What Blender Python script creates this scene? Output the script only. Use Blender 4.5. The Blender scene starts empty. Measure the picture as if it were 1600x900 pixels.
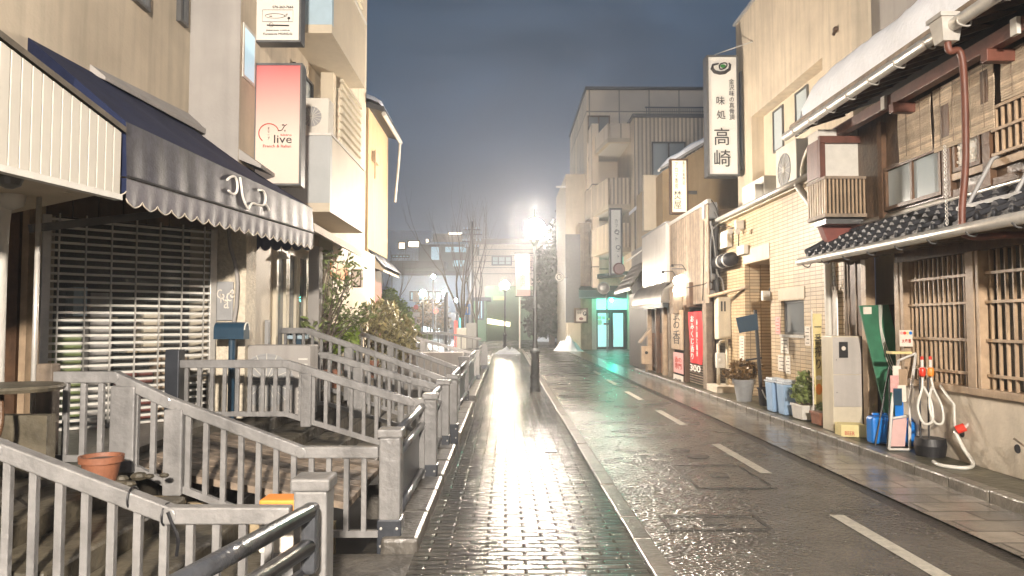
import bpy, math, random
from mathutils import Vector, Matrix, noise
R = math.radians
random.seed(7)
sc = bpy.context.scene
col = sc.collection
# ---------------------------------------------------------------- camera
F = 1150.0
cam_d = bpy.data.cameras.new('camera'); cam = bpy.data.objects.new('camera', cam_d); col.objects.link(cam)
cam_d.sensor_width = 36; cam_d.lens = F/1600*36; cam_d.clip_end = 2000; cam_d.clip_start = .05
cam.location = (0, 0, 1.6)
cam.rotation_euler = (R(90) + math.atan(55/F), 0, -math.atan(10/F))
sc.camera = cam
CR = cam.rotation_euler.to_matrix(); CO = Vector(cam.location)
def ray(px, py): return CR @ Vector(((px-800)/F, -(py-450)/F, -1))
def PY(px, py, Y): d = ray(px, py); return CO + d*(Y/d.y)
def PX(px, py, X): d = ray(px, py); return CO + d*(X/d.x)
def PZ(px, py, z=0): d = ray(px, py); return CO + d*((z-1.6)/d.z)
def RX(X, pl, pr, pt, pb):                      # part of a wall x=X: (y_a, y_b, z_bottom, z_top)
    m = (pl+pr)/2; a = PX(pl, pb, X).y; b = PX(pr, pb, X).y
    return min(a, b), max(a, b), PX(m, pb, X).z, PX(m, pt, X).z
def RY(Y, pl, pr, pt, pb):                      # part of a wall y=Y: (x0, x1, z_bottom, z_top)
    m = (pt+pb)/2
    return PY(pl, m, Y).x, PY(pr, m, Y).x, PY((pl+pr)/2, pb, Y).z, PY((pl+pr)/2, pt, Y).z
# ---------------------------------------------------------------- world, exposure
sc.view_settings.view_transform = 'Standard'; sc.view_settings.look = 'None'
sc.view_settings.gamma = 1; sc.view_settings.exposure = 1.14; sc.view_settings.use_curve_mapping = False
sc.cycles.use_denoising = True
sc.cycles.max_bounces = 6; sc.cycles.diffuse_bounces = 3; sc.cycles.glossy_bounces = 3
sc.cycles.transmission_bounces = 4; sc.cycles.transparent_max_bounces = 8; sc.cycles.volume_bounces = 0
sc.cycles.sample_clamp_indirect = 4; sc.cycles.caustics_reflective = False; sc.cycles.caustics_refractive = False
sc.cycles.use_adaptive_sampling = True; sc.cycles.adaptive_threshold = 0.02
W = bpy.data.worlds.new('World'); sc.world = W; W.use_nodes = True
nt = W.node_tree; nt.nodes.clear()
def N(nt, t, **kw):
    n = nt.nodes.new(t)
    for k, v in kw.items(): setattr(n, k, v)
    return n
wo = N(nt, 'ShaderNodeOutputWorld'); bg = N(nt, 'ShaderNodeBackground'); tc = N(nt, 'ShaderNodeTexCoord')
sx = N(nt, 'ShaderNodeSeparateXYZ'); rp = N(nt, 'ShaderNodeValToRGB'); ns = N(nt, 'ShaderNodeTexNoise')
nt.links.new(tc.outputs['Generated'], sx.inputs[0])
ns.inputs['Scale'].default_value = 2.2; ns.inputs['Detail'].default_value = 5; ns.inputs['Roughness'].default_value = .5
nt.links.new(tc.outputs['Generated'], ns.inputs['Vector'])
ad = N(nt, 'ShaderNodeMath', operation='MULTIPLY_ADD'); ad.inputs[1].default_value = .55
nt.links.new(ns.outputs['Fac'], ad.inputs[0]); nt.links.new(sx.outputs['Z'], ad.inputs[2])
nt.links.new(ad.outputs[0], rp.inputs[0])
e = rp.color_ramp.elements
e[0].position = .26; e[0].color = (.040, .050, .072, 1)
e[1].position = .72; e[1].color = (.026, .044, .070, 1)
m_ = e.new(.42); m_.color = (.046, .064, .094, 1)
n9 = N(nt, 'ShaderNodeTexNoise'); n9.inputs['Scale'].default_value = 4.0; n9.inputs['Detail'].default_value = 6; n9.inputs['Distortion'].default_value = .6
m9 = N(nt, 'ShaderNodeVectorMath', operation='MULTIPLY'); m9.inputs[1].default_value = (1, 1, 2.4); nt.links.new(tc.outputs['Generated'], m9.inputs[0]); nt.links.new(m9.outputs[0], n9.inputs['Vector'])
r9 = N(nt, 'ShaderNodeMapRange'); r9.inputs[1].default_value = .35; r9.inputs[2].default_value = .65; r9.inputs[3].default_value = .78; r9.inputs[4].default_value = 1.25; nt.links.new(n9.outputs['Fac'], r9.inputs[0])
v9 = N(nt, 'ShaderNodeVectorMath', operation='SCALE'); nt.links.new(rp.outputs[0], v9.inputs[0]); nt.links.new(r9.outputs[0], v9.inputs['Scale']); nt.links.new(v9.outputs[0], bg.inputs[0]); bg.inputs[1].default_value = 1.0
nt.links.new(bg.outputs[0], wo.inputs[0])
LAMP = 680.0        # radiance of the street lamp globes
LAMPC = (1, .87, .73)
# ---------------------------------------------------------------- materials
M = {}
def lin(c): return tuple(c[:3]) + (1,)
def new_mat(name):
    m = bpy.data.materials.new(name); m.use_nodes = True; t = m.node_tree
    return m, t, t.nodes['Principled BSDF']
def L(t, a, b): t.links.new(a, b)
def mat(name, c, rough=.6, var=.25, scale=3, bump=.15, bs=30, metal=0, streak=0, spec=.5, emit=None, es=0, coat=0, pattern=None, island=0):
    m, t, b = new_mat(name); M[name] = m
    g = N(t, 'ShaderNodeNewGeometry')
    n1 = N(t, 'ShaderNodeTexNoise'); n1.inputs['Scale'].default_value = scale; n1.inputs['Detail'].default_value = 6; n1.inputs['Roughness'].default_value = .65
    L(t, g.outputs['Position'], n1.inputs['Vector'])
    mr = N(t, 'ShaderNodeMapRange'); mr.inputs[1].default_value = .3; mr.inputs[2].default_value = .7
    mr.inputs[3].default_value = 1-var; mr.inputs[4].default_value = 1+var*.6
    L(t, n1.outputs['Fac'], mr.inputs[0]); fac = mr.outputs[0]
    if streak:
        mp = N(t, 'ShaderNodeVectorMath', operation='MULTIPLY'); mp.inputs[1].default_value = (7, 7, .45)
        L(t, g.outputs['Position'], mp.inputs[0])
        n2 = N(t, 'ShaderNodeTexNoise'); n2.inputs['Scale'].default_value = 1; n2.inputs['Detail'].default_value = 4
        L(t, mp.outputs[0], n2.inputs['Vector'])
        m2 = N(t, 'ShaderNodeMapRange'); m2.inputs[1].default_value = .45; m2.inputs[2].default_value = .75; m2.inputs[3].default_value = 1; m2.inputs[4].default_value = 1-streak
        L(t, n2.outputs['Fac'], m2.inputs[0])
        mm = N(t, 'ShaderNodeMath', operation='MULTIPLY'); L(t, fac, mm.inputs[0]); L(t, m2.outputs[0], mm.inputs[1]); fac = mm.outputs[0]
    if island:
        mi = N(t, 'ShaderNodeMapRange'); mi.inputs[3].default_value = 1-island; mi.inputs[4].default_value = 1+island
        L(t, g.outputs['Random Per Island'], mi.inputs[0])
        mm = N(t, 'ShaderNodeMath', operation='MULTIPLY'); L(t, fac, mm.inputs[0]); L(t, mi.outputs[0], mm.inputs[1]); fac = mm.outputs[0]
    vm = N(t, 'ShaderNodeVectorMath', operation='SCALE'); vm.inputs[0].default_value = c[:3]
    L(t, fac, vm.inputs['Scale']); colour = vm.outputs[0]
    height = None
    nb = N(t, 'ShaderNodeTexNoise'); nb.inputs['Scale'].default_value = bs; nb.inputs['Detail'].default_value = 3
    L(t, g.outputs['Position'], nb.inputs['Vector']); height = nb.outputs['Fac']
    if pattern:
        kind, w, h, mortar, msize = pattern
        sp = N(t, 'ShaderNodeSeparateXYZ'); L(t, g.outputs['Position'], sp.inputs[0])
        s = N(t, 'ShaderNodeMath', operation='ADD'); L(t, sp.outputs[0], s.inputs[0]); L(t, sp.outputs[1], s.inputs[1])
        cb = N(t, 'ShaderNodeCombineXYZ'); L(t, s.outputs[0], cb.inputs[0]); L(t, sp.outputs[2], cb.inputs[1])
        if kind == 'floor':
            cb = N(t, 'ShaderNodeCombineXYZ'); L(t, sp.outputs[0], cb.inputs[0]); L(t, sp.outputs[1], cb.inputs[1])
        br = N(t, 'ShaderNodeTexBrick'); L(t, cb.outputs[0], br.inputs['Vector'])
        br.inputs['Scale'].default_value = 1; br.inputs['Brick Width'].default_value = w; br.inputs['Row Height'].default_value = h
        br.inputs['Mortar Size'].default_value = msize; br.inputs['Mortar Smooth'].default_value = .3
        br.offset = .5 if kind in ('floor', 'brick') else 0
        br.inputs['Color1'].default_value = (.82, .82, .82, 1); br.inputs['Color2'].default_value = (1.12, 1.08, 1.02, 1); br.inputs['Mortar'].default_value = tuple(mortar)+(1,)
        mx = N(t, 'ShaderNodeVectorMath', operation='MULTIPLY'); L(t, colour, mx.inputs[0]); L(t, br.outputs['Color'], mx.inputs[1]); colour = mx.outputs[0]
        ms = N(t, 'ShaderNodeMath', operation='MULTIPLY_ADD'); ms.inputs[1].default_value = -1.2; L(t, br.outputs['Fac'], ms.inputs[0]); L(t, height, ms.inputs[2]); height = ms.outputs[0]
    L(t, colour, b.inputs['Base Color'])
    bp = N(t, 'ShaderNodeBump'); bp.inputs['Strength'].default_value = bump; bp.inputs['Distance'].default_value = .02
    L(t, height, bp.inputs['Height']); L(t, bp.outputs[0], b.inputs['Normal'])
    b.inputs['Roughness'].default_value = rough; b.inputs['Metallic'].default_value = metal
    b.inputs['Specular IOR Level'].default_value = spec; b.inputs['Coat Weight'].default_value = coat
    b.inputs['Coat Roughness'].default_value = .12
    if emit: b.inputs['Emission Color'].default_value = lin(emit); b.inputs['Emission Strength'].default_value = es
    return m
def emat(name, c, s):
    m, t, b = new_mat(name); M[name] = m
    b.inputs['Base Color'].default_value = lin(c); b.inputs['Emission Color'].default_value = lin(c); b.inputs['Emission Strength'].default_value = s
    return m
def glass(name, c=(.9, .95, 1), rough=.05, alpha=.35):
    m, t, b = new_mat(name); M[name] = m
    b.inputs['Base Color'].default_value = lin(c); b.inputs['Roughness'].default_value = rough; b.inputs['Alpha'].default_value = alpha
    b.inputs['Specular IOR Level'].default_value = .8
    return m
mat('beige_plaster', (.54, .46, .35), .75, .2, 1.0, .25, 30, streak=.24)
mat('shop_plaster', (.50, .43, .33), .7, .16, 1.5, .35, 22, streak=.1)
mat('grey_plaster', (.33, .31, .29), .75, .12, 1.5, .12, 40, streak=.15)
mat('cream_paint', (.54, .47, .36), .6, .1, 1.5, .06, 30, streak=.08)
mat('pebble_wall', (.62, .55, .43), .7, .25, 18, .6, 35)
mat('tan_wall', (.44, .32, .18), .7, .12, 1.5, .1, 30, streak=.15)
mat('grey_balcony', (.40, .42, .42), .6, .1, 2, .05, 30)
mat('white_siding', (.50, .47, .41), .5, .08, 2, .04, 30)
mat('navy_canvas', (.013, .019, .050), .7, .3, 5, .2, 60, spec=.12)
mat('wet_canvas', (.042, .042, .058), .5, .5, 14, .12, 50, streak=.7)
mat('valance_canvas', (.13, .125, .14), .6, .25, 9, .15, 40)
mat('navy_under', (.03, .04, .10), .7, .2, 9, .2, 40)
mat('white_trim', (.60, .58, .53), .5, .1, 9, .1, 40)
mat('rail_paint', (.225, .22, .215), .36, .3, 4, .35, 26, streak=.35, coat=.2)
mat('rail_dark', (.085, .09, .10), .28, .35, 8, .3, 30, metal=.3)
mat('panel_dark', (.05, .055, .065), .3, .3, 4, .1, 30, metal=.3)
mat('mossy_stone', (.105, .090, .062), .5, .7, 2.6, .8, 11)
mat('canal_stone', (.085, .075, .058), .6, .5, 3, .9, 7, pattern=('brick', .45, .22, (.3, .3, .3), .02))
mat('terrace', (.14, .125, .10), .35, .4, 3, .4, 20)
mat('tan_board', (.36, .28, .17), .6, .3, 4, .2, 20, streak=.3)
mat('steel', (.55, .53, .49), .35, .15, 8, .1, 40, metal=.4)
mat('steel_dark', (.12, .12, .12), .4, .2, 8, .1, 40, metal=.4)
mat('white_paint', (.70, .68, .63), .45, .1, 5, .08, 30)
mat('cream_metal', (.60, .54, .42), .45, .12, 3, .05, 20, streak=.12)
mat('ac_white', (.62, .59, .52), .45, .1, 4, .05, 30, streak=.1)
mat('grey_metal', (.30, .30, .30), .45, .15, 4, .1, 30)
mat('black', (.012, .012, .014), .5, .3, 6, .1, 30)
mat('ink', (.018, .016, .016), .6, 0, 6, 0, 30)
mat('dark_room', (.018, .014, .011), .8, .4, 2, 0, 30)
mat('brown_wood', (.115, .060, .030), .5, .45, 5, .35, 26, streak=.45)
mat('pale_wood', (.42, .305, .20), .5, .3, 5, .3, 26, streak=.35)
mat('grey_wood', (.24, .185, .135), .65, .4, 6, .4, 26, streak=.5, island=.3)
mat('red_beam', (.125, .042, .026), .5, .3, 5, .2, 26, streak=.3)
mat('panel_brown', (.105, .065, .038), .35, .5, 2.5, .3, 20, streak=.4)
mat('red_paint', (.20, .055, .042), .5, .3, 4, .15, 30)
mat('sudare', (.52, .42, .31), .8, .25, 9, .5, 60, island=.3)
mat('brown_curtain', (.17, .12, .075), .7, .6, 3, .2, 30, streak=.7)
mat('concrete', (.58, .51, .41), .6, .22, 2, .35, 24, streak=.12)
mat('kerb_stone', (.17, .155, .13), .30, .6, 5, .5, 22)
mat('kerb_wet', (.12, .11, .095), .34, .6, 5, .5, 22)
mat('mossy_ledge', (.085, .080, .052), .4, .7, 3, .7, 15)
mat('roof_tile', (.026, .028, .034), .6, .3, 8, .2, 30)
mat('snow', (.86, .89, .95), .75, .06, 3, .5, 14)
mat('tile_wall', (.50, .39, .25), .45, .2, 1.6, .22, 30, streak=.1, pattern=('stack', .227, .066, (.30, .25, .20), .007))
mat('brick_side', (.30, .17, .11), .6, .25, 2, .3, 30, pattern=('brick', .22, .07, (.6, .55, .5), .008))
mat('navy_metal', (.018, .050, .085), .35, .2, 5, .05, 30)
mat('pale_blue', (.36, .48, .56), .5, .1, 5, .05, 30)
mat('bin_blue', (.27, .40, .58), .45, .12, 5, .05, 30)
mat('bin_lid', (.50, .54, .58), .45, .12, 5, .05, 30)
mat('terracotta', (.24, .095, .05), .6, .3, 8, .2, 30)
mat('grey_plastic', (.30, .31, .32), .45, .15, 8, .1, 30)
mat('white_plastic', (.62, .60, .56), .45, .12, 8, .08, 30)
mat('blue_plastic', (.008, .17, .58), .35, .15, 5, .05, 30)
mat('green_board', (.030, .16, .085), .5, .3, 3, .1, 30, streak=.3)
mat('red_plastic', (.65, .04, .02), .35, .1, 8, .05, 30)
mat('orange_plastic', (.75, .26, .04), .4, .1, 8, .05, 30)
mat('hose_white', (.60, .59, .54), .3, .1, 8, .05, 30)
mat('pink_board', (.55, .36, .34), .6, .1, 8, .05, 30)
mat('yellow_print', (.66, .56, .26), .6, .08, 8, .05, 30)
mat('sign_white', (.66, .64, .59), .45, .04, 3, .02, 30, emit=(1, .95, .85), es=.06)
mat('sign_cream', (.78, .70, .50), .45, .04, 3, .02, 30, emit=(1, .86, .55), es=.35)
mat('paper', (.68, .62, .54), .6, .1, 20, .02, 30)
mat('pink_paper', (.62, .34, .32), .6, .2, 20, .02, 30)
mat('red_cloth', (.50, .018, .022), .6, .15, 8, .15, 25)
mat('red_ink', (.45, .05, .03), .6, 0, 8, 0, 25)
mat('green_ink', (.02, .20, .03), .6, 0, 8, 0, 25)
mat('white_ink', (.8, .76, .7), .6, 0, 8, 0, 25)
mat('grey_sheet', (.46, .43, .40), .35, .12, 2, .04, 30, streak=.15)
mat('brown_awning', (.11, .095, .075), .4, .35, 5, .3, 20, streak=.3)
mat('foliage', (.16, .20, .065), .5, .3, 6, 0, 30, island=.5)
mat('foliage_olive', (.25, .22, .10), .5, .3, 6, 0, 30, island=.5)
mat('foliage_bright', (.20, .28, .04), .5, .3, 4, 0, 30, island=.4)
mat('foliage_dark', (.030, .040, .022), .6, .3, 2, 0, 30, island=.5)
mat('foliage_red', (.17, .10, .035), .5, .3, 6, 0, 30, island=.6)
mat('bark', (.12, .09, .07), .7, .3, 8, .4, 30)
mat('lamp_paint', (.055, .062, .062), .35, .2, 8, .1, 30, metal=.2)
mat('far_white', (.50, .60, .76), .7, .15, .15, 0, 30)
mat('far_beige', (.55, .48, .43), .7, .12, .1, 0, 30)
mat('far_dark', (.10, .10, .11), .7, .2, .2, 0, 30)
mat('far_roof', (.07, .06, .07), .6, .2, .2, 0, 30)
mat('hoarding_green', (.16, .26, .15), .6, .2, .4, 0, 30)
mat('facade_panel', (.78, .69, .57), .6, .1, .6, .03, 10, pattern=('stack', 1.9, 5.0, (.4, .38, .35), .05))
mat('facade_rib', (.72, .63, .51), .6, .1, .6, .5, 10, pattern=('stack', .22, 50, (.5, .48, .45), .06))
mat('teal_dark', (.02, .09, .085), .5, .2, 2, .05, 20)
mat('teal_tile_glow', (.05, .45, .38), .4, .15, 2, .05, 20, emit=(.05, .9, .65), es=.25)  # tile emits faintly itself, standing in for the entrance light on it
mat('door_frame', (.02, .035, .04), .4, .1, 5, .05, 20)
emat('door_glow', (.42, .74, .74), .48)
emat('window_glow', (1, .78, .55), 2.2)
emat('window_cold', (.45, .65, .75), .28)
emat('shop_glow', (.75, .95, 1), 6)
emat('green_glow', (.02, 1, .45), 5)
emat('red_glow', (1, .08, .06), 1.2)
emat('lamp_globe', LAMPC, LAMP)
emat('lamp_globe_large', (1, .89, .77), LAMP*5.3)
emat('lamp_globe_far', (1, .84, .64), LAMP*.8)
emat('far_lamp', (1, .82, .56), 420)
emat('far_lamp_white', (.80, .90, 1), 420)
emat('lantern_white', (1, .90, .72), 9)
emat('teal_lamp', (.04, 1, .60), 240)
glass('window_glass', (.25, .27, .28), .08, .75)
glass('clear_glass', (.5, .55, .55), .04, .22)
glass('grey_glass', (.42, .48, .50), .15, .95)
def pavement(name, c, bw, rh, rough, rvar, bstr, wet):
    """stone sheet wet with rain: brick joints, uneven stones, glossy film"""
    m, t, b = new_mat(name); M[name] = m
    g = N(t, 'ShaderNodeNewGeometry')
    br = N(t, 'ShaderNodeTexBrick'); L(t, g.outputs['Position'], br.inputs['Vector'])
    br.inputs['Scale'].default_value = 1; br.inputs['Brick Width'].default_value = bw; br.inputs['Row Height'].default_value = rh
    br.inputs['Mortar Size'].default_value = .016; br.inputs['Mortar Smooth'].default_value = 1.0; br.inputs['Bias'].default_value = 0
    br.inputs['Color1'].default_value = (.6, .6, .6, 1); br.inputs['Color2'].default_value = (1.3, 1.25, 1.15, 1); br.inputs['Mortar'].default_value = (.35, .35, .33, 1)
    n = N(t, 'ShaderNodeTexNoise'); n.inputs['Scale'].default_value = 1.7; n.inputs['Detail'].default_value = 7; n.inputs['Roughness'].default_value = .7
    L(t, g.outputs['Position'], n.inputs['Vector'])
    mr = N(t, 'ShaderNodeMapRange'); mr.inputs[1].default_value = .3; mr.inputs[2].default_value = .7; mr.inputs[3].default_value = .6; mr.inputs[4].default_value = 1.35
    L(t, n.outputs['Fac'], mr.inputs[0])
    v = N(t, 'ShaderNodeVectorMath', operation='SCALE'); L(t, br.outputs['Color'], v.inputs[0]); L(t, mr.outputs[0], v.inputs['Scale'])
    v2 = N(t, 'ShaderNodeVectorMath', operation='MULTIPLY'); v2.inputs[1].default_value = c; L(t, v.outputs[0], v2.inputs[0]); L(t, v2.outputs[0], b.inputs['Base Color'])
    # roughness: film of water in places
    r = N(t, 'ShaderNodeMapRange'); r.inputs[1].default_value = .35; r.inputs[2].default_value = .65; r.inputs[3].default_value = rough-rvar; r.inputs[4].default_value = rough+rvar
    n3 = N(t, 'ShaderNodeTexNoise'); n3.inputs['Scale'].default_value = 4.5; n3.inputs['Detail'].default_value = 5; L(t, g.outputs['Position'], n3.inputs['Vector'])
    L(t, n3.outputs['Fac'], r.inputs[0]); L(t, r.outputs[0], b.inputs['Roughness'])
    # height: joints + per stone tilt + grain + drops
    n4 = N(t, 'ShaderNodeTexNoise'); n4.inputs['Scale'].default_value = 20; n4.inputs['Detail'].default_value = 6; n4.inputs['Roughness'].default_value = .6
    mp = N(t, 'ShaderNodeVectorMath', operation='MULTIPLY'); mp.inputs[1].default_value = (.42, 2.3, 1); L(t, g.outputs['Position'], mp.inputs[0]); L(t, mp.outputs[0], n4.inputs['Vector'])
    vo = N(t, 'ShaderNodeTexVoronoi'); vo.inputs['Scale'].default_value = 13; L(t, mp.outputs[0], vo.inputs['Vector'])
    a1 = N(t, 'ShaderNodeMath', operation='MULTIPLY_ADD'); a1.inputs[1].default_value = -2.2; L(t, br.outputs['Fac'], a1.inputs[0]); L(t, n4.outputs['Fac'], a1.inputs[2])
    a2 = N(t, 'ShaderNodeMath', operation='MULTIPLY_ADD'); a2.inputs[1].default_value = .45; L(t, vo.outputs['Distance'], a2.inputs[0]); L(t, a1.outputs[0], a2.inputs[2])
    bp = N(t, 'ShaderNodeBump'); bp.inputs['Strength'].default_value = bstr; bp.inputs['Distance'].default_value = .0075
    L(t, a2.outputs[0], bp.inputs['Height']); L(t, bp.outputs[0], b.inputs['Normal'])
    b.inputs['Specular IOR Level'].default_value = wet
    return m
pavement('stone_pavers', (.085, .080, .072), .26, .09, .10, .05, .75, .24)
pavement('flagstones', (.19, .17, .15), .60, .30, .13, .08, .35, .8)
def asphalt_mat():
    m, t, b = new_mat('asphalt_wet'); M['asphalt_wet'] = m
    g = N(t, 'ShaderNodeNewGeometry')
    n = N(t, 'ShaderNodeTexNoise'); n.inputs['Scale'].default_value = .9; n.inputs['Detail'].default_value = 8; n.inputs['Roughness'].default_value = .75; L(t, g.outputs['Position'], n.inputs['Vector'])
    mx = N(t, 'ShaderNodeMix', data_type='RGBA'); mx.inputs[6].default_value = (.040, .037, .033, 1); mx.inputs[7].default_value = (.135, .124, .106, 1)
    mr = N(t, 'ShaderNodeMapRange'); mr.inputs[1].default_value = .35; mr.inputs[2].default_value = .65; L(t, n.outputs['Fac'], mr.inputs[0]); L(t, mr.outputs[0], mx.inputs[0]); L(t, mx.outputs[2], b.inputs['Base Color'])
    r = N(t, 'ShaderNodeMapRange'); r.inputs[1].default_value = .3; r.inputs[2].default_value = .7; r.inputs[3].default_value = .34; r.inputs[4].default_value = .17; L(t, n.outputs['Fac'], r.inputs[0]); L(t, r.outputs[0], b.inputs['Roughness'])
    v = N(t, 'ShaderNodeTexVoronoi'); v.inputs['Scale'].default_value = 30; L(t, g.outputs['Position'], v.inputs['Vector'])
    n2 = N(t, 'ShaderNodeTexNoise'); n2.inputs['Scale'].default_value = 14; n2.inputs['Detail'].default_value = 4; L(t, g.outputs['Position'], n2.inputs['Vector'])
    a = N(t, 'ShaderNodeMath', operation='ADD'); L(t, v.outputs['Distance'], a.inputs[0]); L(t, n2.outputs['Fac'], a.inputs[1])
    bp = N(t, 'ShaderNodeBump'); bp.inputs['Strength'].default_value = 1; bp.inputs['Distance'].default_value = .016
    L(t, a.outputs[0], bp.inputs['Height']); L(t, bp.outputs[0], b.inputs['Normal'])
    b.inputs['Specular IOR Level'].default_value = .6
asphalt_mat()
mat('road_paint', (.50, .47, .40), .4, .4, 14, .5, 40)
mat('iron_cover', (.045, .042, .038), .3, .4, 12, .8, 50, metal=.3)
# the lit faces of the two hanging sign boxes
def sign_gradient(name, c0, c1, z0, z1, es):
    m, t, b = new_mat(name); M[name] = m
    g = N(t, 'ShaderNodeNewGeometry'); s = N(t, 'ShaderNodeSeparateXYZ'); L(t, g.outputs['Position'], s.inputs[0])
    mr = N(t, 'ShaderNodeMapRange'); mr.inputs[1].default_value = z0; mr.inputs[2].default_value = z1; L(t, s.outputs[2], mr.inputs[0])
    mx = N(t, 'ShaderNodeMix', data_type='RGBA'); mx.inputs[6].default_value = lin(c0); mx.inputs[7].default_value = lin(c1)
    L(t, mr.outputs[0], mx.inputs[0]); L(t, mx.outputs[2], b.inputs['Base Color']); L(t, mx.outputs[2], b.inputs['Emission Color'])
    b.inputs['Emission Strength'].default_value = es; b.inputs['Roughness'].default_value = .4
# ---------------------------------------------------------------- mesh helpers
ORG = {}
class B:
    def __init__(s): s.v = []; s.f = []
    def add(s, vs, fs):
        n = len(s.v); s.v += [Vector(v) for v in vs]; s.f += [tuple(i+n for i in f) for f in fs]; return s
    def box(s, x0, x1, y0, y1, z0, z1):
        x0, x1 = min(x0, x1), max(x0, x1); y0, y1 = min(y0, y1), max(y0, y1); z0, z1 = min(z0, z1), max(z0, z1)
        return s.add([(x0,y0,z0),(x1,y0,z0),(x1,y1,z0),(x0,y1,z0),(x0,y0,z1),(x1,y0,z1),(x1,y1,z1),(x0,y1,z1)],
                     [(0,3,2,1),(4,5,6,7),(0,1,5,4),(1,2,6,5),(2,3,7,6),(3,0,4,7)])
    def hexa(s, lo, hi):                       # lo, hi: four corners each, same winding (seen from above, counter-clockwise)
        return s.add(list(lo)+list(hi), [(0,3,2,1),(4,5,6,7),(0,1,5,4),(1,2,6,5),(2,3,7,6),(3,0,4,7)])
    def bar(s, p, q, w, h, up=(0,0,1)):
        p = Vector(p); q = Vector(q); d = (q-p).normalized(); u = Vector(up)
        a = d.cross(u)
        if a.length < 1e-4: a = d.cross(Vector((1, 0, 0)))
        a.normalize(); b = a.cross(d).normalized(); a = a*w/2; b = b*h/2
        return s.add([p-a-b, p+a-b, p+a+b, p-a+b, q-a-b, q+a-b, q+a+b, q-a+b],
                     [(0,1,2,3),(4,7,6,5),(0,4,5,1),(1,5,6,2),(2,6,7,3),(3,7,4,0)])
    def tube(s, pts, r, n=10, close=True, sharp=False):
        pts = [Vector(p) for p in pts]
        if not sharp and 4 <= len(pts) <= 16 and not isinstance(r, (list, tuple)):     # smooth curve through the points
            q = [pts[0]*2-pts[1]]+pts+[pts[-1]*2-pts[-2]]; out = []
            for i in range(1, len(q)-2):
                a, b, c, d = q[i-1:i+3]
                for k in range(6):
                    t = k/6; out.append(.5*((2*b)+(c-a)*t+(2*a-5*b+4*c-d)*t*t+(3*b-a-3*c+d)*t**3))
            pts = out+[q[-2]]
        rs = r if isinstance(r, (list, tuple)) else [r]*len(pts)
        base = len(s.v); prev = None
        for i, p in enumerate(pts):
            d = ((pts[i+1] if i+1 < len(pts) else p) - (pts[i-1] if i else p)).normalized()
            a = prev - d*prev.dot(d) if prev else d.orthogonal()
            a.normalize(); prev = a; b = d.cross(a)
            for k in range(n):
                t = 2*math.pi*k/n; s.v.append(p + (a*math.cos(t)+b*math.sin(t))*rs[i])
        for i in range(len(pts)-1):
            for k in range(n):
                k2 = (k+1) % n; s.f.append((base+i*n+k, base+i*n+k2, base+(i+1)*n+k2, base+(i+1)*n+k))
        if close:
            s.f.append(tuple(base+k for k in reversed(range(n)))); e = base+(len(pts)-1)*n; s.f.append(tuple(e+k for k in range(n)))
        return s
    def lathe(s, c, prof, n=20, ax='z'):       # prof [(r, h)...]
        c = Vector(c); pts = []
        base = len(s.v)
        for r, h in prof:
            for k in range(n):
                t = 2*math.pi*k/n; a, b = math.cos(t)*r, math.sin(t)*r
                s.v.append(c + (Vector((a, b, h)) if ax == 'z' else Vector((a, -h, b)) if ax == 'y' else Vector((-h, a, -b))))
        for i in range(len(prof)-1):
            for k in range(n):
                k2 = (k+1) % n; s.f.append((base+i*n+k, base+i*n+k2, base+(i+1)*n+k2, base+(i+1)*n+k))
        s.f.append(tuple(base+k for k in reversed(range(n)))); e = base+(len(prof)-1)*n; s.f.append(tuple(e+k for k in range(n)))
        return s
    def ball(s, c, r, n=14, sq=(1,1,1)):
        c = Vector(c); m = n//2; base = len(s.v)
        for i in range(m+1):
            ph = math.pi*i/m
            for k in range(n):
                t = 2*math.pi*k/n
                s.v.append(c+Vector((r*sq[0]*math.sin(ph)*math.cos(t), r*sq[1]*math.sin(ph)*math.sin(t), -r*sq[2]*math.cos(ph))))
        for i in range(m):
            for k in range(n):
                k2 = (k+1) % n; s.f.append((base+i*n+k, base+i*n+k2, base+(i+1)*n+k2, base+(i+1)*n+k))
        return s
    def poly(s, pts, vec):                      # extruded polygon
        pts = [Vector(p) for p in pts]; vec = Vector(vec); n = len(pts)
        return s.add(pts+[p+vec for p in pts], [tuple(range(n)), tuple(reversed(range(n, 2*n)))]+[(i, (i+1) % n+0, (i+1) % n+n, i+n) if False else (i, i+n, (i+1) % n+n, (i+1) % n) for i in range(n)])
    def quad(s, a, b, c, d): return s.add([a, b, c, d], [(0,1,2,3)])
    def obj(s, name, m, parent=None, bevel=0, smooth=False, label=None, **kw):
        if parent is not None: o0 = ORG[parent.name]
        else:
            xs = [v.x for v in s.v]; ys = [v.y for v in s.v]; o0 = Vector(((min(xs)+max(xs))/2, (min(ys)+max(ys))/2, min(v.z for v in s.v)))
        me = bpy.data.meshes.new(name); me.from_pydata([v-o0 for v in s.v], [], s.f); me.update()
        me.materials.append(M[m] if isinstance(m, str) else m)
        o = bpy.data.objects.new(name, me); col.objects.link(o)
        if parent is not None: o.parent = parent
        else: o.location = o0
        ORG[o.name] = o0
        if smooth:
            for p in me.polygons: p.use_smooth = True
        if bevel:
            b = o.modifiers.new('bevel', 'BEVEL'); b.width = bevel; b.segments = 2; b.limit_method = 'ANGLE'; b.angle_limit = R(40)
        if label: o['label'] = label
        for k, v in kw.items(): o[k] = v
        return o
def thing(name, label, cat, loc, group=None):
    o = bpy.data.objects.new(name, None); col.objects.link(o); o.location = Vector(loc); o.empty_display_size = .2
    ORG[o.name] = Vector(loc); o['label'] = label; o['category'] = cat
    if group: o['group'] = group
    return o
def tag(o, label, cat, group=None):
    o['label'] = label; o['category'] = cat
    if group: o['group'] = group
    return o
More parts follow.
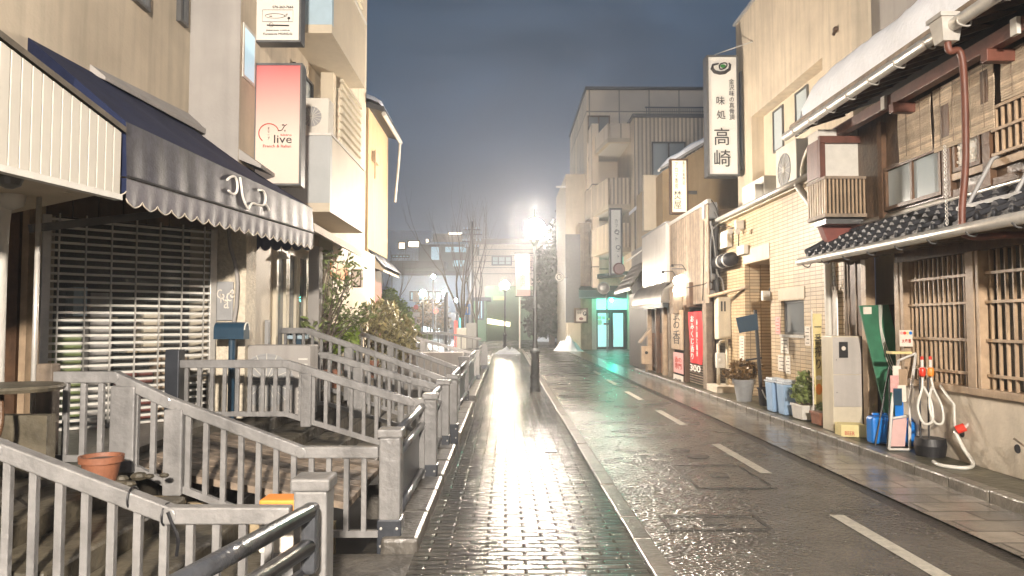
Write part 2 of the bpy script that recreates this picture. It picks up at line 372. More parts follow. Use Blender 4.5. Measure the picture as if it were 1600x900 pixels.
def dup(o, loc, label=None, rotz=None):
    def cp(a, par):
        c = a.copy(); col.objects.link(c); c.parent = par
        for ch in a.children: cp(ch, c)
        return c
    r = cp(o, None); r.location = Vector(loc)
    if rotz is not None: r.rotation_euler.z = rotz
    if label: r['label'] = label
    ORG[r.name] = Vector(loc)
    return r
def text(s, c, w, h, face, m, parent, name='lettering', spacing=1.0, keep=False, line=1.0):
    """lettering of width w and height h centred on c; face '-y' or '-x' or a Matrix"""
    cu = bpy.data.curves.new(name, 'FONT'); cu.body = s; cu.align_x = 'CENTER'; cu.extrude = .003; cu.space_character = spacing; cu.space_line = line; cu.resolution_u = 2
    o = bpy.data.objects.new(name, cu); col.objects.link(o)
    bpy.context.view_layer.update()
    me = bpy.data.meshes.new_from_object(o.evaluated_get(bpy.context.evaluated_depsgraph_get()))
    bpy.data.objects.remove(o); bpy.data.curves.remove(cu)
    vs = [v.co.copy() for v in me.vertices]
    if not vs: return None
    x0, x1 = min(v.x for v in vs), max(v.x for v in vs); y0, y1 = min(v.y for v in vs), max(v.y for v in vs)
    kx = w/(x1-x0); ky = h/(y1-y0)
    if keep: kx = ky = min(kx, ky)
    rot = {'-y': Matrix(((1,0,0),(0,0,-1),(0,1,0))), '-x': Matrix(((0,0,-1),(-1,0,0),(0,1,0)))}.get(face, face) if isinstance(face, str) else face
    o0 = ORG[parent.name]
    for i, v in enumerate(me.vertices):
        v.co = rot @ Vector(((vs[i].x-(x0+x1)/2)*kx, (vs[i].y-(y0+y1)/2)*ky, vs[i].z)) + Vector(c) - o0
    me.materials.clear(); me.materials.append(M[m]); me.name = name
    ob = bpy.data.objects.new(name, me); col.objects.link(ob); ob.parent = parent; ORG[ob.name] = o0
    return ob
def vert(s): return '\n'.join(s)
def leaf_mesh(blobs, n, size, up=.3, seed=1, long=1.8):
    """n leaf faces spread through the volume of ellipsoid blobs [(centre, radii)]"""
    rnd = random.Random(seed); b = B()
    wts = [r[0]*r[1]*r[2] for c, r in blobs]
    for i in range(n):
        c, r = rnd.choices(blobs, wts)[0]
        while True:
            p = Vector((rnd.uniform(-1,1), rnd.uniform(-1,1), rnd.uniform(-1,1)))
            if p.length < 1: break
        p = p * (0.55+.45*rnd.random()) / max(p.length**.4, .3)
        q = Vector(c)+Vector((p.x*r[0], p.y*r[1], p.z*r[2]))
        d = Vector((rnd.uniform(-1,1), rnd.uniform(-1,1), rnd.uniform(-.8,.8)+up)).normalized(); a = d.orthogonal().normalized()
        a = Matrix.Rotation(rnd.uniform(0, 6.28), 3, d) @ a
        s_ = size*rnd.uniform(.6, 1.35); l = d*s_*long/2; w = a*s_/2; k = d.cross(a)*s_*.15
        b.add([q-l, q+w+k, q+l, q-w+k], [(0,1,2,3)])
    return b
def branch(b, p, d, length, r, depth, rnd, spread=.5, nseg=3, kids=(2,3), rise=.15):
    pts = [p]; rs = [r]
    for i in range(nseg):
        d = (d+Vector((rnd.uniform(-.15,.15), rnd.uniform(-.15,.15), rise*.3))).normalized()
        p = p+d*length/nseg; pts.append(p); rs.append(r*(1-.45*(i+1)/nseg))
    b.tube(pts, rs, 6 if depth > 1 else 4, close=False)
    if depth > 0:
        for k in range(rnd.randint(*kids)):
            nd = (d+Vector((rnd.uniform(-1,1), rnd.uniform(-1,1), rnd.uniform(-.2,.6)))*spread).normalized()
            branch(b, pts[-1-(k % 2)], nd, length*rnd.uniform(.6,.85), rs[-1]*.75, depth-1, rnd, spread, nseg, kids, rise)
# ================================================================ the ground
def struct(b, name, m, **kw): return b.obj(name, m, kind='structure', **kw)
b = B()
for x0, x1, y0, y1 in ((-300, 300, 60, 500), (.9, 300, -40, 60), (-300, -2.75, -40, 60), (-2.75, .9, 27, 60)):
    b.quad((x0,y0,-.012), (x1,y0,-.012), (x1,y1,-.012), (x0,y1,-.012))
struct(b, 'ground', 'asphalt_wet')
b = B(); b.quad((1.06,-40,0), (3.36,-40,0), (3.36,44,0), (1.06,44,0)); b.quad((-9,44,0), (9,44,0), (14,80,0), (-9,80,0))
struct(b, 'road', 'asphalt_wet')
b = B(); b.quad((-.62,-40,.035), (.92,-40,.035), (.92,44,.035), (-.62,44,.035))
struct(b, 'footpath', 'stone_pavers')
b = B(); b.quad((3.52,-40,.006), (4.30,-40,.006), (4.30,44,.006), (3.52,44,.006)); struct(b, 'flagstone_strip', 'flagstones')
b = B(); b.quad((3.36,-40,-.006), (3.52,-40,-.006), (3.52,44,-.006), (3.36,44,-.006)); struct(b, 'drain_channel', 'iron_cover')
rnd = random.Random(3)
b = B(); y = -6
while y < 44:
    l = .6; b.box(.92, 1.06, y+.004, y+l-.004, -.05, .045+rnd.uniform(-.006, .006)); y += l
struct(b, 'kerb', 'kerb_stone', bevel=.012)
b = B(); y = -6
while y < 24.5:
    b.box(4.30, 4.44, y+.005, y+.595, -.05, .115+rnd.uniform(-.005, .005)); y += .6
struct(b, 'kerb', 'kerb_stone', bevel=.02)
b = B(); b.box(4.44, 5.3, -6, 24.5, -.05, .095); struct(b, 'ledge_pavement', 'mossy_ledge')
b = B()
for y0, y1, x in ((1.0,2.8,2.76),(4.55,6.2,2.76),(7.9,9.8,2.78),(11.6,13.6,2.80),(15.4,17.3,2.83),(19.2,21.0,2.88),(23,24.6,2.94),(27,28.6,3.0),(31,32.6,3.1)):
    b.add([(x-.06,y0,.004),(x+.06,y0,.004),(x+.06,y1,.004),(x-.06,y1,.004)], [(0,1,2,3)])
for y0, y1, x in ((36,37.2,1.6),(40,41.2,.9),(44,45,.1),(37,38.5,3.6),(47,47.5,3.0)):
    b.add([(x-.08,y0,.004),(x+.35,y0,.004),(x+.1,y1,.004),(x-.33,y1,.004)], [(0,1,2,3)])
struct(b, 'lane_marking', 'road_paint')
def cover(px0, px1, py0, py1, name, label, round_=False):
    a = PZ(px0, (py0+py1)/2); c = PZ(px1, (py0+py1)/2); y1 = PZ((px0+px1)/2, py0).y; y0 = PZ((px0+px1)/2, py1).y
    b = B()
    if round_:
        r = (c.x-a.x)/2; b.lathe(((a.x+c.x)/2, (y0+y1)/2, 0), [(r,.003),(r,.007),(r*.86,.007),(r*.85,.004),(r*.3,.004),(r*.28,.007),(.001,.007)], 20)
    else:
        x0, x1 = a.x, c.x; w = .035
        b.box(x0,x1,y0,y0+w,.001,.008); b.box(x0,x1,y1-w,y1,.001,.008); b.box(x0,x0+w,y0+w,y1-w,.001,.0078); b.box(x1-w,x1,y0+w,y1-w,.001,.0078)
        b.box((x0+x1)/2-.09,(x0+x1)/2+.09,(y0+y1)/2-.06,(y0+y1)/2+.06,.001,.007)
    tag(b.obj(name, 'iron_cover'), label, 'manhole cover')
cover(1068, 1185, 727, 764, 'manhole_cover', 'square sunken cover frame in the lane beside the middle dash')
cover(1036, 1195, 806, 829, 'manhole_cover', 'wide rectangular cover frame in the lane nearest the camera')
cover(1048, 1078, 700, 708, 'valve_cover', 'small round cover, the farther of two beside each other', True)
cover(1072, 1108, 709, 718, 'valve_cover', 'small round cover, the nearer of two beside each other', True)
b = B(); p = PZ(895, 619); b.box(p.x-.3, p.x+.25, p.y-.2, p.y+.2, .0, .008)
for k in range(9): b.box(p.x-.27+k*.06, p.x-.25+k*.06, p.y-.17, p.y+.17, .008, .014)
tag(b.obj('drain_grate', 'iron_cover'), 'dark rectangular drain grate in the road by the kerb', 'drain grate')
b = B(); b.box(.48,.62,9.0,9.16,.035,.042); tag(b.obj('drain_slot', 'black'), 'small dark slot in the wet stone footpath', 'drain slot')
# ---------------------------------------------------------------- canal and terraces on the left
b = B(); b.quad((-2.8,-6,-1.1), (-.84,-6,-1.1), (-.84,28,-1.1), (-2.8,28,-1.1)); struct(b, 'canal_water', 'black')
b = B(); b.box(-1.0,-.86,-6,28,-1.1,.0); struct(b, 'canal_wall', 'canal_stone')
b = B(); b.box(-2.95,-2.74,-6,28,-1.1,.55); struct(b, 'canal_wall', 'canal_stone')
b = B(); b.box(-9,-2.96,-6,9.2,-.1,.60); struct(b, 'terrace', 'terrace')
b = B(); b.box(-9,-2.97,9.2,28,-.1,.92); struct(b, 'terrace', 'terrace')
def bridge(y0, y1, n, x0, x1, z0, z1, label, m='mossy_stone'):
    b = B()
    for k in range(n):
        xa = x0+(x1-x0)*k/n; xb = x0+(x1-x0)*(k+1)/n; z = z0+(z1-z0)*(k+1)/n
        b.box(xb, xa, y0, y1, z-.17-.1*(k == 0), z)
    r = b.obj('stone_steps', m, bevel=.02); tag(r, label, 'steps')
    r['group'] = 'steps crossing the canal'
bridge(3.55, 5.1, 4, -1.35, -3.0, .05, .55, 'mossy stone steps behind the nearest grey railing')
bridge(7.25, 8.9, 4, -1.35, -3.0, .05, .55, 'grey steps in front of the shop shutter, behind the second railing')
bridge(10.2, 11.8, 4, -1.35, -3.0, .1, .85, 'steps up to the cream glazed doors behind the shrubs')
for y0, y1 in ((-6, 5.1), (7.25, 8.9), (10.2, 11.8), (14, 15)):
    b = B(); b.box(-1.36, -.60, y0, y1, -.3, .03); struct(b, 'bridge_landing', 'kerb_wet')
# base stones under the street side fences
def base(y0, y1):
    b = B(); y = y0
    while y < y1-.05:
        e_ = min(y+.75, y1); b.box(-.86, -.60, y+.004, e_-.004, -.05, .13); y = e_
    struct(b, 'fence_kerb', 'kerb_wet', bevel=.03)
for a_ in ((5.12,7.2),(7.26,9.1),(10.0,13.9),(15.1,19.4),(19.7,27)): base(*a_)
# wooden ramp cover over the canal between the second and third railings
b = B()
for k in range(9):
    y = 5.45+k*.18; b.add([(-1.15,y,.24),(-1.15,y+.165,.24),(-2.75,y+.165,.52),(-2.75,y,.52),(-1.15,y,.29),(-1.15,y+.165,.29),(-2.75,y+.165,.57),(-2.75,y,.57)], [(0,1,2,3),(4,7,6,5),(0,4,5,1),(1,5,6,2),(2,6,7,3),(3,7,4,0)])
tag(b.obj('plank_cover', 'grey_wood'), 'brown plank cover sloping over the canal behind the second railing', 'plank cover')
b = B()
for k in range(5):
    x = -2.55+k*.27; b.box(x, x+.25, 5.36, 5.39, -.1+.02*(k % 2), .36-.045*k)
tag(b.obj('board_screen', 'tan_board'), 'tan upright boards below the second railing, above the dark canal', 'board screen')
# ---------------------------------------------------------------- railings
GR = 'grey railings crossing the canal'
def railing(Y, pts, hb, posts, label, end=True, step=.122):
    path = [PY(px, py, Y) for px, py in pts]
    xe = -.87
    t = thing('railing', label, 'railing', (path[-1].x, Y, 0), GR)
    b = B()
    for p, q in zip(path, path[1:]):
        b.bar(p-Vector((0,0,.04)), q-Vector((0,0,.04)), .075, .078)
    for p in path[1:-1]: b.tube([p-Vector((0,.042,.04)), p+Vector((0,.042,-.04))], .040, 12)
    b.obj('handrail', 'rail_paint', t, bevel=.008)
    def top(x):
        for p, q in zip(path, path[1:]):
            if p.x <= x <= q.x: return p.z+(q.z-p.z)*(x-p.x)/(q.x-p.x)
        return path[-1].z
    b = B(); x = path[-1].x-.1
    while x > path[0].x:
        z = top(x); b.box(x-.018, x+.018, Y-.018, Y+.018, z-hb, z-.06); x -= step
    b.obj('baluster_row', 'rail_paint', t, bevel=.004)
    b = B()
    for p, q in zip(path, path[1:]): b.bar(p-Vector((0,0,hb)), q-Vector((0,0,hb)), .04, .045)
    b.obj('bottom_rail', 'rail_paint', t)
    for px, w, up in posts:
        x = PY(px, 600, Y).x; z = top(x)
        B().box(x-w/2, x+w/2, Y-.05, Y+.05, z-hb-.06, z+(up if up > 0 else -.07)).obj('post', 'rail_paint', t, bevel=.01)
    return t
def end_post(Y, px0, px1, pyt, label, dark=False):
    a = PY(px0, pyt, Y); c = PY(px1, pyt, Y); w = c.x-a.x
    t = thing('railing_post', label, 'post', ((a.x+c.x)/2, Y, 0), 'square posts at the ends of the railings')
    B().box(a.x+.01, c.x-.01, Y, Y+w-.02, -.02, a.z-.06).obj('shaft', 'rail_paint', t, bevel=.012)
    b = B(); b.box(a.x-.004, c.x+.004, Y-.012, Y+w-.008, a.z-.06, a.z)
    b.obj('cap', 'rail_paint', t, bevel=.012)
    for z in (.06, .18):
        for x in (a.x+.03, c.x-.03): B().lathe((x, Y-.010, z), [(.010,-.001),(.010,.006),(.004,.009)], 8, 'y').obj('bolt', 'steel', t)
    B().box(a.x, c.x, Y-.008, Y+w-.01, -.02, .24).obj('foot_plate', 'panel_dark', t, bevel=.01)
    return a.x, c.x, a.z
railing(3.5, [(-260,590),(0,688),(268,790),(455,790)], .66, [], 'railing nearest the camera, wet, tied with black cord')
end_post(3.5, 455, 514, 748, 'nearest square railing post with a wide stone cap')
t = railing(5.18, [(80,580),(182,580),(262,618),(472,697),(592,697)], .60, [(197,.17,-1),(276,.13,-1)], 'second railing, with two wide flat posts in its ramp')
B().box(PY(62,600,5.18).x, PY(88,600,5.18).x, 5.13, 5.23, .5, 1.32).obj('post', 'grey_wood', t, bevel=.01)
end_post(5.18, 590, 628, 671, 'square railing post beside the plank cover, second from the camera')
t = railing(7.16, [(275,562),(448,562),(643,622),(664,622)], .52, [(480,.10,-1)], 'third railing, passing in front of the white condenser')
B().box(PY(261,600,7.16).x, PY(283,600,7.16).x, 7.1, 7.24, .4, PY(270,546,7.16).z).obj('post', 'panel_dark', t, bevel=.01)
end_post(7.16, 660, 684, 615, 'square railing post, third from the camera')
railing(9.0, [(440,550),(510,550),(640,589),(684,600)], .62, [(560,.12,-1)], 'fourth railing, rising just behind the third')
end_post(9.0, 681, 703, 594, 'square railing post, fourth from the camera')
railing(10.0, [(417,512),(479,512),(590,550),(697,590)], .72, [(545,.12,-1)], 'fifth railing, highest one, in front of the green shrubs')
end_post(10.0, 697, 716, 586, 'square railing post, fifth from the camera')
railing(13.0, [(505,509),(540,509),(715,572)], .62, [(610,.12,-1)], 'sixth railing, partly covered by the brown shrub')
end_post(15.0, 716, 733, 557, 'square railing post just before the low grey wall')
end_post(19.5, 738, 750, 547, 'small far square post near the snow')
end_post(24.0, 752, 762, 537, 'farthest square post at the end of the canal fence')
railing(19.5, [(590,519),(625,519),(690,537),(738,550)], .75, [(660,.12,-1)], 'pale far railing with a dark top bar', step=.16)
railing(23.5, [(600,518),(690,518),(752,528)], .75, [(650,.12,-1)], 'farthest railing, seen below the far hedge', step=.18)
GF = 'dark panelled fences along the footpath'
def street_fence(y0, y1, z, label, x0=-.80, x1=-.80):
    t = thing('street_fence', label, 'fence', (x0, (y0+y1)/2, 0), GF)
    for zz, nm in ((z, 'top_rail'), (z-.17, 'middle_rail'), (.2, 'bottom_rail')):
        B().tube([(x0,y0,zz),(x1,y1,zz)], .033, 12).obj(nm, 'rail_dark', t, smooth=True)
    b = B(); b.bar((x0-.03,y0,(z-.17+.2)/2), (x1-.03,y1,(z-.17+.2)/2), .02, z-.17-.2-.05); b.obj('panel', 'panel_dark', t)
    B().box(x1-.03, x1+.03, y1-.05, y1-.01, .12, z+.02).obj('upright', 'rail_paint', t, bevel=.006)
    n = max(1, int((y1-y0)/2))
    return t
street_fence(5.36, 7.12, .80, 'dark fence panel between the second and third posts')
street_fence(7.38, 8.98, .82, 'dark fence panel between the third and fourth posts')
street_fence(10.25, 12.6, .82, 'dark fence panel behind the fifth post')
street_fence(12.65, 14.95, .82, 'dark fence panel before the low grey wall', )
street_fence(15.3, 19.4, .86, 'long dark fence along the low grey wall')
street_fence(19.8, 23.9, .86, 'pale fence run between the two far posts')
street_fence(24.2, 28, .86, 'last fence run beside the snow heap')
# the angled handrail at the near left, bottom of the picture
t = thing('angled_handrail', 'two thick dark rails slanting up to the nearest post', 'handrail', (-.9, 2.6, 0))
p, q = PY(482, 800, 3.28), Vector((-1.13, 1.9, .78))
B().tube([p, q], .036, 14).obj('upper_rail', 'rail_dark', t, smooth=True)
B().tube([p-Vector((0,0,.15)), q-Vector((0,0,.15))], .036, 14).obj('lower_rail', 'rail_dark', t, smooth=True)
B().box(-.90,-.83,3.27,3.36,.5,.80).obj('bracket', 'rail_dark', t, bevel=.02)
B().bar(Vector((-.87,3.2,.3)), q-Vector((0,0,.5)), .02, .5).obj('panel', 'panel_dark', t)
# cord tied round the near rail
ct = thing('cord', 'black cord knotted round the nearest railing', 'cord', PY(262, 800, 3.5))
for px in (262, 209):
    p = PY(px, 790 if px > 250 else 764, 3.5)
    B().tube([p+Vector((.045*math.sin(a)*0-.01*a/6, .048*math.cos(a), -.04+.05*math.sin(a))) for a in [k*.6 for k in range(12)]], .005, 6).obj('loop', 'black', ct)
p = PY(262, 800, 3.45)
B().tube([p, p+Vector((.02,0,-.05)), p+Vector((.05,.0,-.12)), p+Vector((.045,.0,-.2))], .008, 6).obj('loose_end', 'black', ct)
# the low grey wall across the far canal
b = B(); b.box(-2.7, -.95, 16.6, 16.8, .1, .95); tag(b.obj('low_wall', 'grey_plaster', bevel=.02), 'low plain grey wall crossing the canal behind the railings', 'wall')
# leaves on stones: box with orange trim by near post
p = PY(425, 768, 3.9)
t = thing('parcel_box', 'pale box with orange lid edge behind the nearest post', 'box', (p.x, 3.95, .3))
B().box(p.x-.05, p.x+.15, 3.85, 4.0, .42, .62).obj('body', 'paper', t, bevel=.008)
B().box(p.x-.052, p.x+.152, 3.848, 4.002, .625, .69).obj('lid', 'orange_plastic', t, bevel=.012)
B().box(p.x-.04, p.x+.14, 3.86, 3.99, -.3, .42).obj('stand', 'grey_metal', t)
# pot on the steps
p = PY(138, 706, 4.6)
def pot(x, y, z, r, h, m, label, nm='flower_pot', grp=None):
    t = thing(nm, label, 'flower pot', (x, y, z), grp)
    B().lathe((x,y,z), [(r*.68,0),(r*.95,h*.8),(r*1.08,h*.8),(r*1.1,h),(r*.95,h),(r*.9,h*.85)], 40).obj('body', m, t, smooth=False)
    B().lathe((x,y,z), [(r*.93,h*.86),(r*.9,h*.88),(.01,h*.9)], 16).obj('soil', 'bark', t)
    return t
pot(p.x, 4.75, .56, .12, .20, 'terracotta', 'terracotta pot on the stone steps by the shutter')
rnd = random.Random(5)
for k in range(7):
    a = p+Vector((rnd.uniform(-.12,.35), .05+rnd.uniform(-.1,.1), 0)); b = B(); b.ball((a.x, 4.75+rnd.uniform(-.1,.2), .60), rnd.uniform(.025,.05), 8, (1.2,1,.6)); tag(b.obj('stone', 'mossy_stone'), 'small mossy stone lying by the terracotta pot', 'stone', 'small stones around the pot')
p = PY(5, 610, 4.6)
t = thing('side_table', 'small round wooden table with curved yellow leg at left edge', 'table', (p.x, 4.6, .55))
B().lathe((p.x, 4.65, 1.18), [(.30,0),(.31,.02),(.30,.035)], 24).obj('top', 'mossy_stone', t)
B().tube([(p.x+.02,4.55,1.18),(p.x+.06,4.5,1.0),(p.x+.03,4.5,.85),(p.x,4.55,.56)], .018, 8).obj('leg', 'brown_wood', t, smooth=True)
B().box(p.x-.3, p.x+.12, 4.85, 4.95, .55, 1.0).obj('back_board', 'mossy_stone', t)
# ================================================================ left: shop with the shutter
V = Vector
sh = thing('corner_shop', 'closed corner shop behind the shutter, below white siding', 'shop', (-4, 6.5, .6))
A0, A1 = V((-4.25,6.8,0)), V((-3.16,7.9,0)); D = (A1-A0).normalized(); NRM = V((D.y,-D.x,0))   # towards the street
def onfront(s, z, off=0): return A0+D*s+NRM*off+V((0,0,z))
LN = (A1-A0).length
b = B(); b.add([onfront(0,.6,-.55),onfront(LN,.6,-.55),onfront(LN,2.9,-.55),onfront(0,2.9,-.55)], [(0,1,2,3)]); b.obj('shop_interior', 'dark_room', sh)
b = B(); b.add([onfront(0,.6,-.12),onfront(LN,.6,-.12),onfront(LN,2.9,-.12),onfront(0,2.9,-.12)], [(0,1,2,3)]); b.obj('shop_glass', 'clear_glass', sh)
rnd = random.Random(11)
for k, (s, w, z0, z1, m) in enumerate(((.1,.28,.7,1.5,'foliage'),(.45,.2,.6,1.9,'grey_plaster'),(.75,.3,.62,1.1,'red_paint'),(.2,.5,1.62,1.66,'tan_board'),(.8,.5,1.3,1.34,'tan_board'),(1.1,.3,.6,1.25,'pale_wood'),(.3,.12,1.67,1.95,'pale_blue'),(.95,.2,1.35,1.7,'cream_paint'))):
    b = B(); b.hexa([onfront(s,z0,-.2),onfront(s+w,z0,-.2),onfront(s+w,z0,-.45),onfront(s,z0,-.45)],[onfront(s,z1,-.2),onfront(s+w,z1,-.2),onfront(s+w,z1,-.45),onfront(s,z1,-.45)])
    b.obj('display_shelf' if z1-z0 < .1 else 'display_item', m, sh)
# transom panels above the grille
for k in range(7):
    s0, s1 = k*LN/7+.006, (k+1)*LN/7-.006
    B().hexa([onfront(s0,2.60,.0),onfront(s1,2.60,.0),onfront(s1,2.60,-.03),onfront(s0,2.60,-.03)],[onfront(s0,2.95,.0),onfront(s1,2.95,.0),onfront(s1,2.95,-.03),onfront(s0,2.95,-.03)]).obj('transom_panel', 'panel_brown', sh)
g = thing('grille_shutter', 'lowered steel pipe grille closing the corner shop', 'shutter', onfront(LN/2,.6,.05))
b = B(); z = .62; k = 0
while z < 2.62:
    b.bar(onfront(.03,z,.05), onfront(LN-.03,z,.05), .020, .022); z += .072
b.obj('grille_pipe', 'white_trim', g)
for k in range(7):
    s = .10+k*(LN-.2)/6
    b = B(); b.bar(onfront(s,.6,.062), onfront(s,2.62,.062), .010, .026, up=tuple(NRM)); b.obj('link_strip', 'steel', g)
for s in (.0, LN): B().bar(onfront(s,.55,.05), onfront(s,2.6,.05), .07, .05, up=tuple(NRM)).obj('guide_rail', 'steel', g, bevel=.004)
# walls left of the grille
B().box(-9,-4.28,6.85,7.0,.6,3.1).obj('wall', 'shop_plaster', sh)
B().box(-4.42,-4.36,6.74,6.84,.6,2.9).obj('door_frame', 'pale_wood', sh)
B().box(-4.58,-4.46,6.76,6.84,.6,2.9).obj('door_frame', 'brown_wood', sh)
B().box(-4.98,-4.62,6.80,6.84,.6,2.7).obj('glass_door', 'window_glass', sh)
B().box(-4.74,-4.66,6.74,6.79,.6,2.6).obj('door_frame', 'white_trim', sh)
b = B(); b.tube([(-3.52,5.1,.6),(-3.52,5.1,2.3),(-3.42,5.1,2.45),(-3.42,5.1,2.55)], .075, 14); b.obj('white_downpipe', 'white_trim', sh, smooth=True)
B().tube([(-3.3,5.2,.6),(-3.3,5.2,2.5)], .018, 8).obj('thin_pipe', 'steel', sh, smooth=True)
B().bar((-3.42,5.3,2.28),(-3.0,6.4,2.55), .04, .06).obj('awning_arm', 'steel_dark', sh)
# siding canopy
def sd(s, off=0): return V((-2.6-.18*s-off*.98, 4.95-s+off*.18, 0))
sd_t = thing('siding_canopy', 'white plank canopy side with sloping top at left edge', 'canopy', (-2.9, 4, 2.45))
b = B(); s = 0; w = .074
while s < 2.6:
    z1 = 2.89+.27*s; z2 = 2.89+.27*(s+w); e_ = s+w-.006
    b.hexa([sd(s)+V((0,0,2.47)), sd(s,.03)+V((0,0,2.47)), sd(e_,.03)+V((0,0,2.47)), sd(e_)+V((0,0,2.47))], [sd(s)+V((0,0,z1)), sd(s,.03)+V((0,0,z1)), sd(e_,.03)+V((0,0,z2)), sd(e_)+V((0,0,z2))]); s += w
b.obj('plank_face', 'white_siding', sd_t, bevel=.004)
b = B(); b.hexa([sd(-.01,-.012)+V((0,0,2.43)), sd(-.01,.05)+V((0,0,2.43)), sd(2.6,.05)+V((0,0,2.43)), sd(2.6,-.012)+V((0,0,2.43))], [sd(-.01,-.012)+V((0,0,2.468)), sd(-.01,.05)+V((0,0,2.468)), sd(2.6,.05)+V((0,0,2.468)), sd(2.6,-.012)+V((0,0,2.468))])
b.obj('bottom_trim', 'white_trim', sd_t)
b = B(); b.hexa([sd(-.02,-.02)+V((0,0,2.892)), sd(-.02,1.1)+V((0,0,3.5)), sd(2.6,1.1)+V((0,0,4.2)), sd(2.6,-.02)+V((0,0,3.595))], [sd(-.02,-.02)+V((0,0,2.93)), sd(-.02,1.1)+V((0,0,3.54)), sd(2.6,1.1)+V((0,0,4.24)), sd(2.6,-.02)+V((0,0,3.635))])
b.obj('roof_sheet', 'brown_awning', sd_t)
b = B(); b.hexa([sd(0,.04)+V((0,0,2.49)), sd(0,2.6)+V((0,1.4,2.49)), sd(2.6,2.6)+V((0,0,2.49)), sd(2.6,.04)+V((0,0,2.49))], [sd(0,.04)+V((0,0,2.52)), sd(0,2.6)+V((0,1.4,2.52)), sd(2.6,2.6)+V((0,0,2.52)), sd(2.6,.04)+V((0,0,2.52))])
b.obj('soffit', 'shop_plaster', sd_t)
B().lathe(V(sd(.62,.25))+V((0,0,2.40)), [(.02,0),(.06,.02),(.075,.06),(.03,.09)], 14).obj('ceiling_lamp', 'steel_dark', sd_t)
# awning
P1, P2 = V((-2.6,5.0,2.98)), V((-2.26,8.57,2.94)); Q1, Q2 = V((-2.585,5.0,2.60)), V((-2.245,8.57,2.655))
aw = thing('shop_awning', 'navy canvas awning with wet grey front and scalloped valance', 'awning', (-2.8, 6.8, 2.45))
def lerp(a, b_, t): return a+(b_-a)*t
W1, W2, W3, W4 = V((-3.58,5.45,3.74)), V((-3.58,8.28,3.84)), V((-3.02,8.32,3.50)), V((-3.02,8.75,3.42))
b = B(); n = 24                                             # top sheet, sagging between its ribs
top = []
for i in range(n+1):
    t_ = i/n; f = lerp(P1, P2, t_); k = lerp(W1, V((-3.02,8.75,3.42)), t_) if t_ > .87 else lerp(W1, V((-3.58,8.28,3.84)), t_/.87)
    for j in range(7):
        q = lerp(f, k, j/6); q.z -= .025*math.sin(math.pi*j/6)*(1-.8*abs(math.cos(math.pi*t_*4))); top.append(q)
b.add(top, [(i*7+j, (i+1)*7+j, (i+1)*7+j+1, i*7+j+1) for i in range(n) for j in range(6)])
b.obj('top_canvas', 'navy_canvas', aw, smooth=True)
b = B(); n = 60; vs = []
for i in range(n+1):
    for j in range(4):
        q = lerp(lerp(P1, P2, i/n), lerp(Q1, Q2, i/n), j/3); q.x += .008*math.sin(i*1.3)*j/3; vs.append(q)
b.add(vs, [(i*4+j, i*4+j+1, (i+1)*4+j+1, (i+1)*4+j) for i in range(n) for j in range(3)])
b.obj('front_canvas', 'wet_canvas', aw, smooth=True)
B().tube([Q1+V((.006,0,0)), Q2+V((.006,0,0))], .012, 8).obj('front_bar', 'black', aw)
def valance(a, c, nsc, name, m, h=.13, pl=.03, outv=V((1,0,0))):
    b = B(); n = nsc*14; vs = []
    for i in range(n+1):
        t_ = i/n; ph = (t_*nsc) % 1; d = h*(.74+.26*math.sin(math.pi*ph)**.55)
        for j in range(4):
            q = lerp(a, c, t_)-V((0,0,.012+d*j/3)); q = q+outv*(pl*math.sin(2*math.pi*ph)*(j/3)*.8); vs.append(q)
    b.add(vs, [(i*4+j, i*4+j+1, (i+1)*4+j+1, (i+1)*4+j) for i in range(n) for j in range(3)])
    o = b.obj(name, m, aw, smooth=True)
    b = B(); b.tube([vs[i*4+3] for i in range(n+1)], .0045, 5); b.obj('valance_piping', 'concrete', aw)
valance(Q1, Q2, 19, 'valance', 'valance_canvas', .19, .010)
valance(Q2, V((-3.0,8.62,2.66)), 6, 'valance', 'navy_under', .2, .01, V((0,-1,0)))
valance(V((-3.05,4.98,2.62)), Q1, 3, 'valance', 'navy_canvas', .12, .01, V((0,-1,0)))
b = B(); E1 = V((-3.58,5.45,2.62)); E0 = V((-3.05,5.0,2.62))
b.add([P1, Q1, E0, E1, W1, V((-2.95,4.99,3.28))], [(0,1,2,5),(2,3,4,5)]); b.obj('end_canvas', 'navy_canvas', aw)
b = B(); b.add([P2, Q2, V((-3.02,8.6,2.66)), V((-3.02,8.75,3.42))], [(0,1,2,3)]); b.obj('end_canvas', 'navy_canvas', aw)
# faded white swirl lettering on the front
def onplane(px, py, p0, nn):
    d = ray(px, py); return CO+d*((p0-CO).dot(nn)/d.dot(nn))
nn = (P2-P1).cross(Q1-P1).normalized(); nn = nn if nn.x > 0 else -nn
for stroke in ([(353,281),(358,277),(364,276),(368,282),(369,292),(367,301),(361,303),(355,298)], [(373,277),(375,290),(377,305),(381,318),(386,327)], [(386,327),(392,318),(400,320),(408,321),(412,318),(413,306),(409,298),(402,297)], [(412,318),(417,324),(419,329)]):
    b = B(); b.tube([onplane(x, y, P1, nn)+nn*.012 for x, y in stroke], .011, 6); b.obj('lettering', 'white_ink', aw)
# ---------------------------------------------------------------- left: tall apartment house
ap = thing('apartment_house', 'tall beige rendered apartment house on the left, with stacked balconies', 'building', (-4, 8, .6))
B().box(-9,-3.6,-6,8.28,3.0,11.5).obj('wall', 'beige_plaster', ap)
B().box(-9,-3.03,8.3,15.8,2.72,11.5).obj('wall', 'beige_plaster', ap)
B().box(-9,-3.03,8.3,15.8,.9,2.715).obj('ground_floor_wall', 'cream_paint', ap)
B().box(-3.62,-3.032,8.285,8.299,3.0,11.5).obj('shaded_return_wall', 'grey_plaster', ap)  # beige house's darker return: its shade is put in as grey colour
